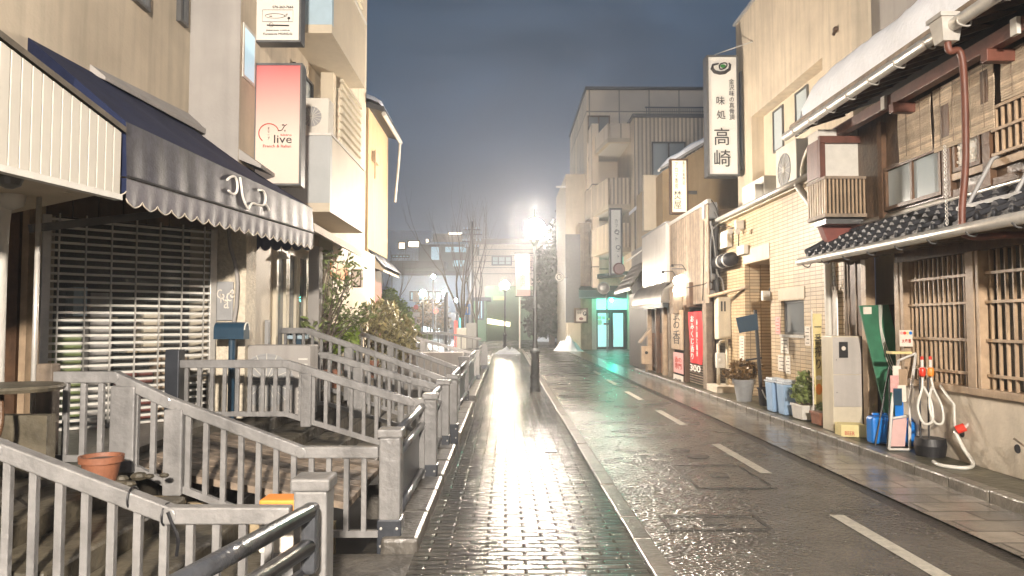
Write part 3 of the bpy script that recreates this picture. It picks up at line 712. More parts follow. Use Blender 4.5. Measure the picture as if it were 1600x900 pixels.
# ledge over the awning
b = B(); b.hexa([V((-3.598,6.3,3.76)),V((-3.46,6.3,3.70)),V((-3.40,8.28,3.74)),V((-3.598,8.28,3.84))],[V((-3.598,6.3,3.84)),V((-3.46,6.3,3.73)),V((-3.40,8.28,3.80)),V((-3.598,8.28,3.98))]); b.obj('ledge', 'grey_plaster', ap)
b = B(); b.hexa([V((-3.03,8.3,3.46)),V((-2.78,8.3,3.36)),V((-2.78,9.1,3.36)),V((-3.03,9.1,3.46))],[V((-3.03,8.3,3.58)),V((-2.78,8.3,3.40)),V((-2.78,9.1,3.40)),V((-3.03,9.1,3.58))]); b.obj('ledge', 'grey_plaster', ap)
def window_x(par, X, pl, pr, pt, pb, gm='window_glass', fm='steel_dark', side=1, split=1, dep=.05, fr=.035):
    """a framed window on a wall x = X; side +1: faces +x, -1 faces -x"""
    y0, y1, z0, z1 = RX(X, pl, pr, pt, pb); return win_x(par, X, y0, y1, z0, z1, gm, fm, side, split, dep, fr)
def win_x(par, X, y0, y1, z0, z1, gm='window_glass', fm='steel_dark', side=1, split=1, dep=.05, fr=.035, name='window'):
    b = B(); a, c = X-side*.002, X+side*dep
    b.box(a,c,y0,y1,z0,z0+fr); b.box(a,c,y0,y1,z1-fr,z1); b.box(a,c,y0,y0+fr,z0+fr,z1-fr); b.box(a,c,y1-fr,y1,z0+fr,z1-fr)
    for k in range(1, split): ym = y0+(y1-y0)*k/split; b.box(a,c-side*.008,ym-fr/2,ym+fr/2,z0+fr,z1-fr)
    f = b.obj(name, fm, par)
    b = B(); g = X+side*.012; b.quad((g,y0+fr,z0+fr),(g,y1-fr,z0+fr),(g,y1-fr,z1-fr),(g,y0+fr,z1-fr)); b.obj('pane', gm, f)
    return f
def win_y(par, Y, x0, x1, z0, z1, gm='window_glass', fm='steel_dark', split=1, dep=.05, fr=.035, name='window'):
    b = B(); a, c = Y+.002, Y-dep
    b.box(x0,x1,a,c,z0,z0+fr); b.box(x0,x1,a,c,z1-fr,z1); b.box(x0,x0+fr,a,c,z0+fr,z1-fr); b.box(x1-fr,x1,a,c,z0+fr,z1-fr)
    for k in range(1, split): xm = x0+(x1-x0)*k/split; b.box(xm-fr/2,xm+fr/2,a,c+.008,z0+fr,z1-fr)
    f = b.obj(name, fm, par)
    b = B(); g = Y-.012; b.quad((x0+fr,g,z0+fr),(x1-fr,g,z0+fr),(x1-fr,g,z1-fr),(x0+fr,g,z1-fr)); b.obj('pane', gm, f)
    return f
window_x(ap, -3.6, 275, 288, -60, 38); window_x(ap, -3.6, 205, 228, -60, 10)
window_x(ap, -3.03, 378, 397, 44, 128, 'window_cold', 'white_trim', dep=.014)
# balconies
def balcony(y0, y1, x1, z0, z1, side_m, label=None):
    b = B(); b.box(-3.028,x1,y0,y1,z0,z0+.12); b.box(x1-.1,x1,y0+.1,y1,z0+.121,z1)
    o = b.obj('balcony', 'cream_paint', ap)
    B().box(-3.027,x1,y0-.001,y0+.1,z0+.121,z1).obj('side_panel', side_m, o)
    b = B(); b.box(x1-.12,x1+.02,y0-.02,y1,z1,z1+.035); b.box(-3.027,x1-.12,y0-.02,y0+.12,z1,z1+.0349); b.obj('coping', 'white_trim', o)
balcony(10.0, 12.4, -2.4, 3.12, 4.17, 'grey_balcony')
balcony(10.0, 12.4, -2.4, 5.60, 6.7, 'pale_blue')
balcony(10.0, 12.4, -2.4, 8.1, 9.2, 'pale_blue')
# louvred screen behind balcony, columns
b = B(); z = 4.25
while z < 5.55: b.hexa([V((-2.72,11.9,z)),V((-2.66,11.9,z)),V((-2.66,13.5,z)),V((-2.72,13.5,z))],[V((-2.70,11.9,z+.10)),V((-2.685,11.9,z+.10)),V((-2.685,13.5,z+.10)),V((-2.70,13.5,z+.10))]); z += .13
b.obj('louvre_screen', 'cream_metal', ap)
b = B(); z = 6.8
while z < 8.0: b.hexa([V((-2.72,11.9,z)),V((-2.66,11.9,z)),V((-2.66,13.5,z)),V((-2.72,13.5,z))],[V((-2.70,11.9,z+.10)),V((-2.685,11.9,z+.10)),V((-2.685,13.5,z+.10)),V((-2.70,13.5,z+.10))]); z += .13
b.obj('louvre_screen', 'cream_metal', ap)
B().box(-2.95,-2.75,11.6,11.8,4.17,5.6).obj('column', 'cream_paint', ap)
win_x(ap, -3.03, 10.3, 11.3, 4.3, 5.3, 'grey_glass', 'black')
# ground floor: glazed cream doors, porch wall and canopy
for k in range(4):
    y = 9.6+k*.5; win_x(ap, -3.03, y, y+.48, .98, 2.62, 'window_glass', 'cream_metal', fr=.07, name='glazed_door')
B().box(-3.028,-2.80,11.9,15.75,.92,3.05).obj('porch_wall', 'cream_paint', ap, bevel=.01)
b = B(); b.hexa([V((-3.02,9.4,3.05)),V((-2.45,9.4,2.78)),V((-2.45,12.6,2.72)),V((-3.02,12.6,3.0))],[V((-3.02,9.4,3.1)),V((-2.45,9.4,2.88)),V((-2.45,12.6,2.82)),V((-3.02,12.6,3.06))]); b.obj('canopy', 'shop_plaster', ap)
B().box(-2.92,-2.76,10.9,11.1,.92,2.74).obj('column', 'grey_plaster', ap)
B().box(-3.20,-2.80,7.95,8.28,.58,2.95).obj('pebble_pillar', 'pebble_wall', ap, bevel=.01)
# AC unit
def ac_y(name, label, x0, x1, z0, z1, Y, dep=.3, fx=.42, grp='air conditioner condensers', casing_m='ac_white'):
    t = thing(name, label, 'condenser', ((x0+x1)/2, Y, z0), grp)
    B().box(x0,x1,Y,Y+dep,z0+.04,z1).obj('casing', casing_m, t, bevel=.012)
    cx = x0+(x1-x0)*fx; r = min((z1-z0)*.38, (x1-x0)*.34); cz = (z0+z1)/2+.02
    B().lathe((cx,Y,cz), [(r,-.004),(r,.012),(r*.93,.012),(r*.92,.002),(.001,.002)], 24, 'y').obj('fan_ring', 'grey_metal', t)
    b = B()
    for k in range(8): a = k*math.pi/8; b.bar((cx-r*math.cos(a),Y-.010,cz-r*math.sin(a)), (cx+r*math.cos(a),Y-.010,cz+r*math.sin(a)), .006, .006)
    b.obj('fan_guard', 'ac_white', t)
    for x in (x0+.08, x1-.08): B().box(x-.03,x+.03,Y-.02,Y+dep+.02,z0,z0+.04).obj('foot', 'grey_metal', t)
    return t
t = ac_y('condenser', 'grey boxed condenser on the terrace behind the third railing', -2.98, -2.12, .56, 1.36, 8.05, .32, .45, casing_m='grey_plaster')
b = B()
for k in range(10): b.box(-2.25+.0,-2.15,8.035,8.05,.66+k*.06,.68+k*.06)
b.obj('side_louvre', 'white_trim', t)
ac_y('condenser', 'small condenser on the first balcony beside the pink sign', -2.98, -2.55, 4.26, 4.85, 10.5)
# sign boxes
def sign_box(px0, px1, pt, pb, Y, facem, label, arms, dep=.18):
    a = PY(px0, pt, Y); c = PY(px1, pb, Y)
    t = thing('hanging_sign', label, 'sign', ((a.x+c.x)/2, Y, c.z), 'sign boxes on the apartment house')
    f = .028
    b = B(); b.box(a.x,c.x,Y,Y+dep,c.z,c.z+f); b.box(a.x,c.x,Y,Y+dep,a.z-f,a.z); b.box(a.x,a.x+f,Y,Y+dep,c.z+f,a.z-f); b.box(c.x-f,c.x,Y,Y+dep,c.z+f,a.z-f)
    b.obj('frame', 'steel_dark', t, bevel=.004)
    B().box(a.x+f,c.x-f,Y+.012,Y+dep-.01,c.z+f,a.z-f).obj('face', facem, t)
    for z in arms: B().box(-3.04,a.x+.002,Y+.03,Y+dep-.03,z-.13,z+.13).obj('arm', 'grey_metal', t, bevel=.01)
    return t, a, c
zt, zb = PY(430, 98, 8.8).z, PY(430, 280, 8.8).z
sign_gradient('sign_pink', (.60, .49, .41), (.44, .075, .08), zb+.5, zt+.05, .12)
sign_gradient('sign_pale', (.62, .58, .52), (.66, .62, .56), 0, 10, .06)
t, a, c = sign_box(397, 470, 98, 290, 8.8, 'sign_pink', 'tall sign box fading from red to cream, lettered live', [PY(380,140,8.8).z])
S = 8.8/F; yy = 8.8+.006
def sx_(px): return PY(px, 200, 8.8).x
def sz_(py): return PY(430, py, 8.8).z
text('live', (sx_(442), yy, sz_(217)), 28*S, 13*S, '-y', 'ink', t)
text('bistro', (sx_(447), yy, sz_(210.5)-.0), 17*S, 3.4*S, '-y', 'red_ink', t)
text('French & Italian', (sx_(433), yy, sz_(228)), 44*S, 4.6*S, '-y', 'red_ink', t)
text(vert('オリーブ'), (sx_(419.5), yy, sz_(208)), 3*S, 20*S, '-y', 'ink', t)
b = B(); b.tube([(sx_(420+15*math.cos(u)*1.05), yy, sz_(208-15*math.sin(u))) for u in [0.25+k*.18 for k in range(22)]], .006, 5); b.obj('emblem_ring', 'red_ink', t)
b = B(); b.tube([(sx_(434), yy, sz_(204)),(sx_(440), yy, sz_(203)),(sx_(444), yy, sz_(197)),(sx_(448), yy, sz_(194))], .005, 5); b.ball((sx_(442),yy,sz_(195)), .018, 8, (1,.2,.5)); b.ball((sx_(445),yy,sz_(204)), .014, 8, (.5,.2,1)); b.obj('emblem_twig', 'ink', t)
t, a, c = sign_box(397, 470, -130, 66, 8.8, 'sign_pale', 'white sign box with a line drawn fish, above the pink one', [PY(380,20,8.8).z, PY(380,-90,8.8).z])
text('076-263-7666', (sx_(439), yy, sz_(10.5)), 33*S, 4*S, '-y', 'ink', t)
text('Japanese cuisine', (sx_(431.5), yy, sz_(47)), 37*S, 2.8*S, '-y', 'ink', t)
text('Kanazawa MORIDO', (sx_(431.5), yy, sz_(52.5)), 46*S, 3.4*S, '-y', 'ink', t)
text('ゆ', (sx_(425), yy, sz_(-8)), 12*S, 16*S, '-y', 'ink', t)
b = B(); r_ = .0025
b.tube([(sx_(407),yy,sz_(15)),(sx_(455),yy,sz_(15)),(sx_(455),yy,sz_(33.5)),(sx_(407),yy,sz_(33.5)),(sx_(407),yy,sz_(15))], r_, 4, sharp=True)
b.obj('drawing_frame', 'ink', t)
b = B(); b.tube([(sx_(426.5+15.5*math.cos(u)), yy, sz_(24.5+3.6*math.sin(u))) for u in [k*.3 for k in range(22)]], r_, 4)
b.tube([(sx_(441),yy,sz_(25)),(sx_(446),yy,sz_(21)),(sx_(444),yy,sz_(25.5)),(sx_(441),yy,sz_(24.5))], r_, 4); b.tube([(sx_(418),yy,sz_(25)),(sx_(422),yy,sz_(25))], .005, 4); b.ball((sx_(448.5),yy,sz_(28)), .018, 8, (1,.15,1)); b.tube([(sx_(448.5),yy,sz_(28)),(sx_(448),yy,sz_(33))], r_, 4)
b.obj('fish_drawing', 'ink', t)
b = B(); b.tube([(sx_(414),yy,sz_(39)),(sx_(449),yy,sz_(39.5))], .008, 5); b.tube([(sx_(421+3*math.cos(u)),yy,sz_(38.5+3.4*math.sin(u))) for u in [k*.5 for k in range(14)]], r_, 4); b.obj('knife_drawing', 'ink', t)
# plaque, mailbox and cable on the pillar
x0, x1, z0, z1 = RY(7.94, 336, 365, 440, 501)
t = thing('plaque', 'grey metal plaque with raised curly letters on the pebbled pillar', 'plaque', (x0, 7.94, z0))
B().box(x0,x1,7.915,7.948,z0,z1).obj('plate', 'grey_metal', t, bevel=.01)
for ch, px, py, ww in (('G',342,459,8),('R',348,466,8),('a',353,475,8),('c',357,464,8),('e',362,459,7)):
    text(ch, (PY(px,py,7.9).x, 7.913, PY(px,py,7.9).z), ww*7.9/F, 14*7.9/F, '-y', 'paper', t)
x0, x1, z0, z1 = RY(7.6, 334, 381, 503, 530)
t = thing('mailbox', 'dark blue arched mailbox on a post before the pillar', 'mailbox', (x0+.1, 7.6, .6))
b = B(); n = 10; cx = x1-.09; 
prof = [V((0,-.085,0)), V((0,.085,0))]+[V((0, .085*math.cos(u), .09+.085*math.sin(u))) for u in [math.pi*k/n for k in range(n+1)]]
b.poly([p+V((x0,7.68,z0)) for p in prof], (x1-x0,0,0)); b.obj('box', 'navy_metal', t)
b = B(); b.tube([V((x1+.004,7.68,z0+.01))+V((0,.075*math.cos(u),.085+.075*math.sin(u))) for u in [math.pi*k/n for k in range(n+1)]], .008, 5); b.obj('door_rim', 'white_trim', t)
B().tube([(x0+.16,7.68,.6),(x0+.16,7.68,z0)], .035, 10).obj('post', 'navy_metal', t)
b = B(); b.tube([PY(357+dx, y, 7.88) for dx, y in ((0,352),(3,385),(10,410),(14,440),(12,480),(6,520),(3,570))], .022, 8); tag(b.obj('cable', 'grey_plaster', smooth=True), 'thick grey cable snaking down the pebbled pillar', 'cable')
x0, x1, z0, z1 = RY(10.1, 447, 479, 515, 530)
t = thing('letter_box', 'pale blue pair of letter boxes on a post behind the railings', 'letter box', ((x0+x1)/2, 10.1, .9))
for a_, c_ in ((x0, (x0+x1)/2-.01), ((x0+x1)/2+.01, x1)): 
    o = B().box(a_,c_,10.1,10.25,z0,z1).obj('box', 'pale_blue', t, bevel=.01)
    B().ball(((a_+c_)/2,10.095,(z0+z1)/2), .014, 8).obj('lock', 'black', o)
B().box((x0+x1)/2-.05,(x0+x1)/2+.05,10.15,10.2,.85,z0).obj('post', 'navy_metal', t)
# tall dark box by doors, hanging lamp, wall plaque, wall lantern
B_ = RY(9.3, 402, 419, 500, 535); b = B(); b.box(B_[0],B_[1],9.3,9.4,.6,B_[3]); tag(b.obj('utility_box', 'grey_metal', bevel=.01), 'narrow grey utility box beside the mailbox', 'utility box')
p = PY(440, 400, 9.7)
t = thing('hanging_lamp', 'small white shaded lamp hanging by the glazed doors', 'lamp', p)
B().lathe(p, [(.11,-.03),(.03,.03),(.015,.05),(.012,.07)], 16).obj('shade', 'white_trim', t); B().tube([p+V((0,0,.07)), (p.x,p.y,2.75)], .005, 5).obj('cord', 'black', t)
b = B(); b.box(-2.795,-2.77,*sorted((PX(515,420,-2.8).y, PX(541,420,-2.8).y)),PX(528,436,-2.8).z,PX(528,410,-2.8).z)
tag(b.obj('notice_board', 'orange_plastic', bevel=.004), 'orange brown notice board on the pale porch wall', 'notice board')
p = PX(558, 435, -2.65)
t = thing('wall_lantern', 'square lantern with pale pane on the porch wall', 'lantern', p)
B().box(p.x-.09,p.x+.09,p.y-.09,p.y+.09,p.z-.16,p.z+.16).obj('case', 'brown_wood', t, bevel=.01)
B().box(p.x-.07,p.x+.07,p.y-.095,p.y-.089,p.z-.13,p.z+.13).obj('pane', 'paper', t)
B().box(-2.80,p.x-.09,p.y-.02,p.y+.02,p.z-.02,p.z+.02).obj('bracket', 'steel_dark', t)
# ---------------------------------------------------------------- shrubs by the railings
def shrub(name, label, cat, base_, stems, blobs, n, size, m, seed, up=.3, long=1.8, h=1.0):
    t = thing(name, label, cat, base_)
    rnd = random.Random(seed); b = B()
    for k in range(stems):
        c, r = rnd.choice(blobs); e_ = V(c)+V((rnd.uniform(-.7,.7)*r[0], rnd.uniform(-.7,.7)*r[1], rnd.uniform(-.2,.8)*r[2]))
        s_ = V(base_)+V((rnd.uniform(-.15,.15), rnd.uniform(-.15,.15), 0)); mid = lerp(s_, e_, .5)+V((rnd.uniform(-.1,.1), 0, .12))
        b.tube([s_, lerp(s_,mid,.5)+V((0,0,.03)), mid, e_], [.012,.010,.008,.004], 5)
    b.obj('stems', 'bark', t); leaf_mesh(blobs, n, size, up, seed, long).obj('leaves', m, t)
    return t
shrub('bamboo_shrub', 'tall thin leaved green shrub before the cream porch', 'shrub', (-2.9,11.2,.9), 26, [((-2.75,11.4,2.0),(.42,.5,.32)),((-2.45,11.2,2.35),(.4,.4,.25)),((-2.7,11.6,1.65),(.55,.5,.3)),((-2.2,11.5,1.75),(.3,.4,.2)),((-2.95,11.0,1.5),(.4,.4,.35)),((-2.6,11.2,2.6),(.35,.3,.15))], 800, .045, 'foliage', 21, -.1, 2.6)
shrub('green_shrub', 'low bright green shrub behind the fifth railing', 'shrub', (-2.8,11.9,.9), 10, [((-2.75,11.9,1.35),(.5,.3,.35))], 500, .06, 'foliage_bright', 22, 0, 2.4)
shrub('weeping_shrub', 'drooping olive brown shrub leaning over the sixth railing', 'shrub', (-2.6,14.2,.9), 40, [((-2.35,14.2,1.55),(.5,.7,.45)),((-1.95,14.0,1.35),(.4,.6,.4)),((-2.5,14.8,1.9),(.4,.5,.25)),((-2.2,14.0,1.0),(.5,.5,.3))], 1500, .045, 'foliage_olive', 23, -.7, 3.4)
for k, (px, py, Y, r, lab) in enumerate(((600,565,11.5,.11,'terracotta pot under the bamboo like shrub'),(655,560,13.4,.10,'small terracotta pot beneath the drooping shrub'),(520,548,10.8,.12,'terracotta pot behind the letter boxes'))):
    p = PY(px, py, Y); pot(p.x if p.x < -2.3 else -2.4, Y, .62, r, .3, 'terracotta', lab)
# ---------------------------------------------------------------- left: tan house
th = thing('tan_house', 'tan house with snowy tiled eaves beyond the apartment house', 'house', (-4, 17, .9))
B().box(-8,-2.98,15.85,18.5,2.95,6.35).obj('wall', 'tan_wall', th)
B().box(-8,-3.1,15.85,18.4,.9,2.94).obj('lower_wall', 'red_paint', th)
b = B(); b.hexa([V((-6.5,15.82,7.3)),V((-2.65,15.82,6.19)),V((-2.65,18.4,6.19)),V((-6.5,18.4,7.3))],[V((-6.5,15.82,7.42)),V((-2.65,15.82,6.31)),V((-2.65,18.4,6.31)),V((-6.5,18.4,7.42))]); rf = b.obj('roof', 'roof_tile', th)
b = B(); b.tube([(-2.65,15.82,6.15),(-2.65,18.4,6.15)], .05, 8); b.obj('gutter', 'steel', th)
b = B(); b.tube([(-2.65,18.3,6.1),(-2.68,18.3,5.6),(-2.75,18.2,4.6)], .03, 8); b.obj('downpipe', 'steel', th)
b = B(); b.hexa([V((-3.2,15.95,2.95)),V((-2.65,15.95,2.72)),V((-2.65,18.3,2.72)),V((-3.2,18.3,2.95))],[V((-3.2,15.95,3.4)),V((-2.65,15.95,2.78)),V((-2.65,18.3,2.78)),V((-3.2,18.3,3.4))]); b.obj('lower_eave', 'shop_plaster', th)
b = B(); b.hexa([V((-3.2,15.94,3.402)),V((-2.6,15.94,2.782)),V((-2.6,18.35,2.782)),V((-3.2,18.35,3.402))],[V((-3.2,15.94,3.45)),V((-2.6,15.94,2.83)),V((-2.6,18.35,2.83)),V((-3.2,18.35,3.45))]); b.obj('lower_roof', 'roof_tile', th)
def snow_slab(x0, x1, y0, y1, zf, th_, seed, name='roof_snow', par=None, nx=14, ny=40, label=None, round_end=.35):
    """rounded, uneven snow lying on a slope zf(x)"""
    b = B(); top = []; bot = []
    for j in range(ny+1):
        for i in range(nx+1):
            x = x0+(x1-x0)*i/nx; y = y0+(y1-y0)*j/ny
            e_ = min(1, (x-x0)/round_end, max(0, (y-y0))/round_end, (y1-y)/round_end); e_ = max(0, e_); k = math.sqrt(1-(1-e_)**2)
            nz = noise.noise(V((x*1.6+seed, y*1.6, 0)))*.05+noise.noise(V((x*5+seed, y*5, 3)))*.015
            top.append(V((x-.03*noise.noise(V((y*3, seed, 1))), y, zf(x)+.01+k*(th_+nz)))); bot.append(V((x, y, zf(x)+.004)))
    n = nx+1; b.v = top+bot; o = len(top)
    for j in range(ny):
        for i in range(nx):
            q = j*n+i; b.f.append((q, q+1, q+1+n, q+n)); b.f.append((o+q, o+q+n, o+q+1+n, o+q+1))
    ob = b.obj(name, 'snow', par, smooth=True)
    if label: tag(ob, label, 'snow')
    return ob
# snow on the tan roof: rounded lip over the eave
n = 10; vs = []
for j in range(13):
    y = 15.9+2.4*j/12
    for i in range(n+1):
        u = i/n; x = -2.70-3.2*u**1.6; k = math.sqrt(1-(1-min(1, u*3.5))**2); vs.append(V((x, y, 6.275+(-2.5-x)*.2875+k*(.26+.04*noise.noise(V((x*2, y*2, 5))))*min(1, .35+min(j, 12-j)*.4))))
b.add(vs, [(j*(n+1)+i, (j+1)*(n+1)+i, (j+1)*(n+1)+i+1, j*(n+1)+i+1) for j in range(12) for i in range(n)])
tag(b.obj('roof_snow', 'snow', smooth=True), 'snow lying on the roof of the tan house', 'snow')
x0, x1, z0, z1 = RY(16.2, 572, 587, 232, 278); b = B(); b.box(-2.97,x1,16.2,16.7,z1-.28,z1-.05); b.tube([(x1-.03,16.3,z1),(x1-.03,16.3,z0)], .02, 6)
tag(b.obj('wall_cabinet', 'pale_wood', bevel=.01), 'small bracketed box fixed to the tan house wall', 'wall box')
# ================================================================ right: wooden town house
wh = thing('wooden_house', 'old two storey wooden house with lattice front, tiled lower roof and snowy eaves', 'house', (5.5, 7.5, 0))
YE = 10.72                                   # far end of the house
B().box(4.98,5.12,3,9.30,.09,.84).obj('concrete_plinth', 'concrete', wh, bevel=.01)
b = B(); b.box(4.93,5.14,3,9.32,.842,.92); b.obj('sill_beam', 'pale_wood', wh, bevel=.006)
b = B(); b.box(4.95,5.1,3,9.3,2.36,2.52); b.obj('lintel', 'brown_wood', wh)
B().box(5.16,5.2,3,9.3,.92,2.5).obj('curtained_wall', 'brown_curtain', wh)
b = B(); b.quad((5.11,3,.92),(5.11,9.3,.92),(5.11,9.3,2.36),(5.11,3,2.36)); b.obj('window_glass', 'clear_glass', wh)
def posts_x(par, X0, X1, y0, y1, z0, z1, m='pale_wood', name='post'): return B().box(X0, X1, y0, y1, z0, z1).obj(name, m, par, bevel=.006)
def ycol(px, X=4.95): return PX(px, 500, X).y
for pl, pr in ((1401, 1408), (1410, 1415), (1513, 1526), (1529, 1534)):
    posts_x(wh, 4.925, 5.1, ycol(pr), ycol(pl), .92, 2.36)
def lattice(ya, yb, n, x, z0, z1, rails, name, par, m='pale_wood', w=.020):
    b = B()
    for k in range(n): y = ya+(yb-ya)*(k+.5)/n; b.box(x, x+.03, y-w/2, y+w/2, z0, z1)
    o = b.obj(name, m, par)
    b = B()
    for z in rails: b.box(x-.018, x-.001, min(ya,yb), max(ya,yb), z-.016, z+.016)
    b.obj('cross_bar', 'pale_wood', par, bevel=.003)
    return o
lattice(ycol(1513), ycol(1415), 13, 5.0, .92, 2.36, (1.06, 1.42, 1.84-.02, 2.12), 'lattice_screen', wh)
lattice(ycol(1535), 3.2, 38, 5.0, .92, 2.36, (1.06, 1.42, 1.82, 2.12), 'lattice_screen', wh)
posts_x(wh, 4.925, 5.1, 5.5, 5.62, .92, 2.36)
for y, z in ((8.05,.40),(7.18,.38),(6.2,.4)): B().lathe((4.974,y,z), [(.045,-.004),(.04,.002),(.036,-.008),(.002,-.01)], 14, 'x').obj('weep_hole', 'black', wh)
# recessed entrance
B().box(5.42,5.5,9.3,YE,.09,2.9).obj('entrance_wall', 'shop_plaster', wh)
b = B(); b.box(5.36,5.415,9.3,YE,.09,1.86); b.obj('entrance_boards', 'brown_wood', wh)
b = B(); b.box(5.12,5.41,9.24,9.30,.09,2.5); b.obj('side_wall', 'brown_wood', wh)
posts_x(wh, 4.93, 5.06, 10.02, 10.16, .09, 2.5, 'pale_wood')
b = B(); b.box(4.99,5.02,10.17,10.66,1.42,2.44); b.obj('board_door', 'brown_wood', wh)
for y in (10.17,10.40,10.63): B().box(4.975,5.035,y,y+.035,.09,2.46).obj('door_stile', 'grey_wood', wh)
b = B(); b.box(4.96,5.4,YE-.02,YE+.02,.09,4.4); b.obj('end_wall', 'grey_wood', wh)
B().box(5.0,8,3,YE,2.96,4.45).obj('upper_wall', 'panel_brown', wh)
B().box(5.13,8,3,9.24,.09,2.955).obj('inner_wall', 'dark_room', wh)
# lower tiled roof
def kawara(name, x0, x1, z0, z1, y0, y1, pitch, courses, par, m='roof_tile', amp=.035):
    """rows of wavy tiles stepping up from the eave x0,z0 to x1,z1"""
    b = B(); ny = int((y1-y0)/pitch*8); rows = []
    for c in range(courses):
        for u, dz in ((0, .035), (1, 0)):
            t_ = (c+u)/courses; x = x0+(x1-x0)*t_; z = z0+(z1-z0)*t_+dz; row = []
            for j in range(ny+1):
                y = y0+(y1-y0)*j/ny; ph = (j/8) % 1
                h = amp*max(0, math.cos(2*math.pi*ph))**.6*1.3 if math.cos(2*math.pi*ph) > 0 else -amp*.25*(-math.cos(2*math.pi*ph))
                row.append(V((x, y, z+h)))
            rows.append(row)
    n = ny+1
    for r_ in rows: b.v += r_
    for i in range(len(rows)-1):
        for j in range(ny): b.f.append((i*n+j, (i+1)*n+j, (i+1)*n+j+1, i*n+j+1))
    o0 = len(b.v); b.v += [V((x0, v.y, z0-.03)) for v in rows[0]]
    for j in range(ny): b.f.append((j, j+1, o0+j+1, o0+j))
    o = b.obj(name, m, par)
    return o
lr = kawara('lower_roof', 4.36, 5.02, 2.56, 2.94, 3.2, 10.62, .235, 4, wh)
y = 3.2
while y < 10.62: B().ball((4.345, y, 2.585), .034, 8, (.5,1,1)).obj('eave_tile_end', 'roof_tile', lr, smooth=True); y += .235
b = B(); b.box(4.37,5.0,3.2,10.6,2.50,2.535); b.obj('roof_board', 'grey_wood', wh)
b = B(); b.bar((4.8,10.58,2.93),(5.06,10.58,3.07), .1, .08); b.tube([(4.36,10.6,2.62),(4.7,10.6,2.80),(5.05,10.6,3.0)], .05, 8); b.obj('verge_tile', 'roof_tile', lr)
B().tube([(5.0,3.2,2.985),(5.0,10.5,2.985)], .05, 10).obj('ridge_cap', 'steel', lr, smooth=True)
g = B().tube([(4.29,3.2,2.47),(4.29,10.7,2.49)], .055, 12).obj('lower_gutter', 'steel', wh, smooth=True)
y = 3.6
while y < 10.6: B().tube([(4.37,y,2.53),(4.33,y,2.41),(4.27,y,2.405),(4.23,y,2.44)], .009, 5).obj('gutter_hook', 'steel_dark', g); y += .62
# rafters under both eaves
b = B(); y = 3.4
while y < 10.5: b.bar((4.40,y,2.47),(4.95,y,2.50), .045, .05); y += .3
b.obj('rafter', 'grey_wood', wh)
# upper roof, gutter, beam, snow
b = B(); b.hexa([V((4.32,3,4.50)),V((8,3,5.75)),V((8,10.95,5.75)),V((4.32,10.95,4.50))],[V((4.32,3,4.56)),V((8,3,5.81)),V((8,10.95,5.81)),V((4.32,10.95,4.56))]); ur = b.obj('upper_roof', 'roof_tile', wh)
b = B(); y = 3.1
while y < 10.9: b.bar((4.36,y,4.47),(5.0,y,4.68), .05, .06); y += .33
b.obj('rafter', 'brown_wood', wh)
b = B(); b.bar((4.30,3,4.52),(4.30,10.96,4.52), .03, .09); b.bar((4.33,3,4.58),(4.33,10.96,4.58), .06, .02); b.obj('fascia', 'grey_wood', wh)
g = B().tube([(4.24,3,4.43),(4.24,11.0,4.42)], .06, 12).obj('upper_gutter', 'steel', wh, smooth=True)
y = 3.3
while y < 10.9: B().tube([(4.32,y,4.52),(4.31,y,4.37),(4.25,y,4.355),(4.19,y,4.38),(4.185,y,4.43)], .009, 5).obj('gutter_hook', 'steel', g); y += .56
B().box(4.70,4.82,3,10.62,4.26,4.40).obj('eave_beam', 'red_beam', wh, bevel=.006)
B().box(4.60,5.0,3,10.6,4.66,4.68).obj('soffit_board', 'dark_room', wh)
for y in (8.75, 5.2, 7.02): 
    B().bar((4.66,y,4.20),(5.0,y,4.20), .10, .12).obj('beam_bracket', 'red_beam', wh, bevel=.006)
for y in (8.9, 6.55): B().box(4.66,4.698,y,y+.09,4.24,4.40).obj('beam_end_cover', 'white_trim', wh)
n = 12; vs = []; ny = 90
for j in range(ny+1):
    y = 3+7.7*j/ny; ed = min(1, (10.7-y)/.5+.0); ed = math.sqrt(max(0, 1-(1-ed)**2))
    for i in range(n+1):
        u = i/n; x = 4.36+2.6*u**2.2-.05*math.sin(min(1,u*8)*math.pi); k = min(1, u*5)**.75
        vs.append(V((x+.02*noise.noise(V((y*2,0,0))), y, 4.585+(x-4.32)*.34+k*ed*(.46+.05*noise.noise(V((x*2, y*1.5, 5)))+.02*noise.noise(V((x*6, y*7, 5)))))))
b = B(); b.add(vs, [(j*(n+1)+i, j*(n+1)+i+1, (j+1)*(n+1)+i+1, (j+1)*(n+1)+i) for j in range(ny) for i in range(n)])
tag(b.obj('roof_snow', 'snow', smooth=True), 'thick snow lying along the upper eave of the wooden house', 'snow')
# downpipe with hopper and chains
dp = B().tube([(4.22,6.88,4.36),(4.24,6.88,4.2),(4.36,6.88,4.12),(4.36,6.87,3.2),(4.30,6.86,2.62),(4.34,6.84,2.42),(4.6,6.6,2.40),(4.9,6.2,2.36)], .033, 12).obj('downpipe', 'red_beam', wh, smooth=True)
b = B(); b.hexa([V((4.15,6.82,4.28)),V((4.30,6.82,4.28)),V((4.30,6.97,4.28)),V((4.15,6.97,4.28))],[V((4.12,6.79,4.50)),V((4.33,6.79,4.50)),V((4.33,7.0,4.50)),V((4.12,7.0,4.50))]); b.box(4.10,4.35,6.77,7.02,4.50,4.54); b.obj('hopper', 'steel', dp)
b = B()
for k in range(22): b.tube([V((4.20,6.93,2.55+.035*k))+V((.012*math.cos(u),.012*math.sin(u)*(k%2),.02*math.sin(u))) for u in (0,1.57,3.14,4.71,6.28)], .004, 4)
b.obj('rain_chain', 'steel', dp)
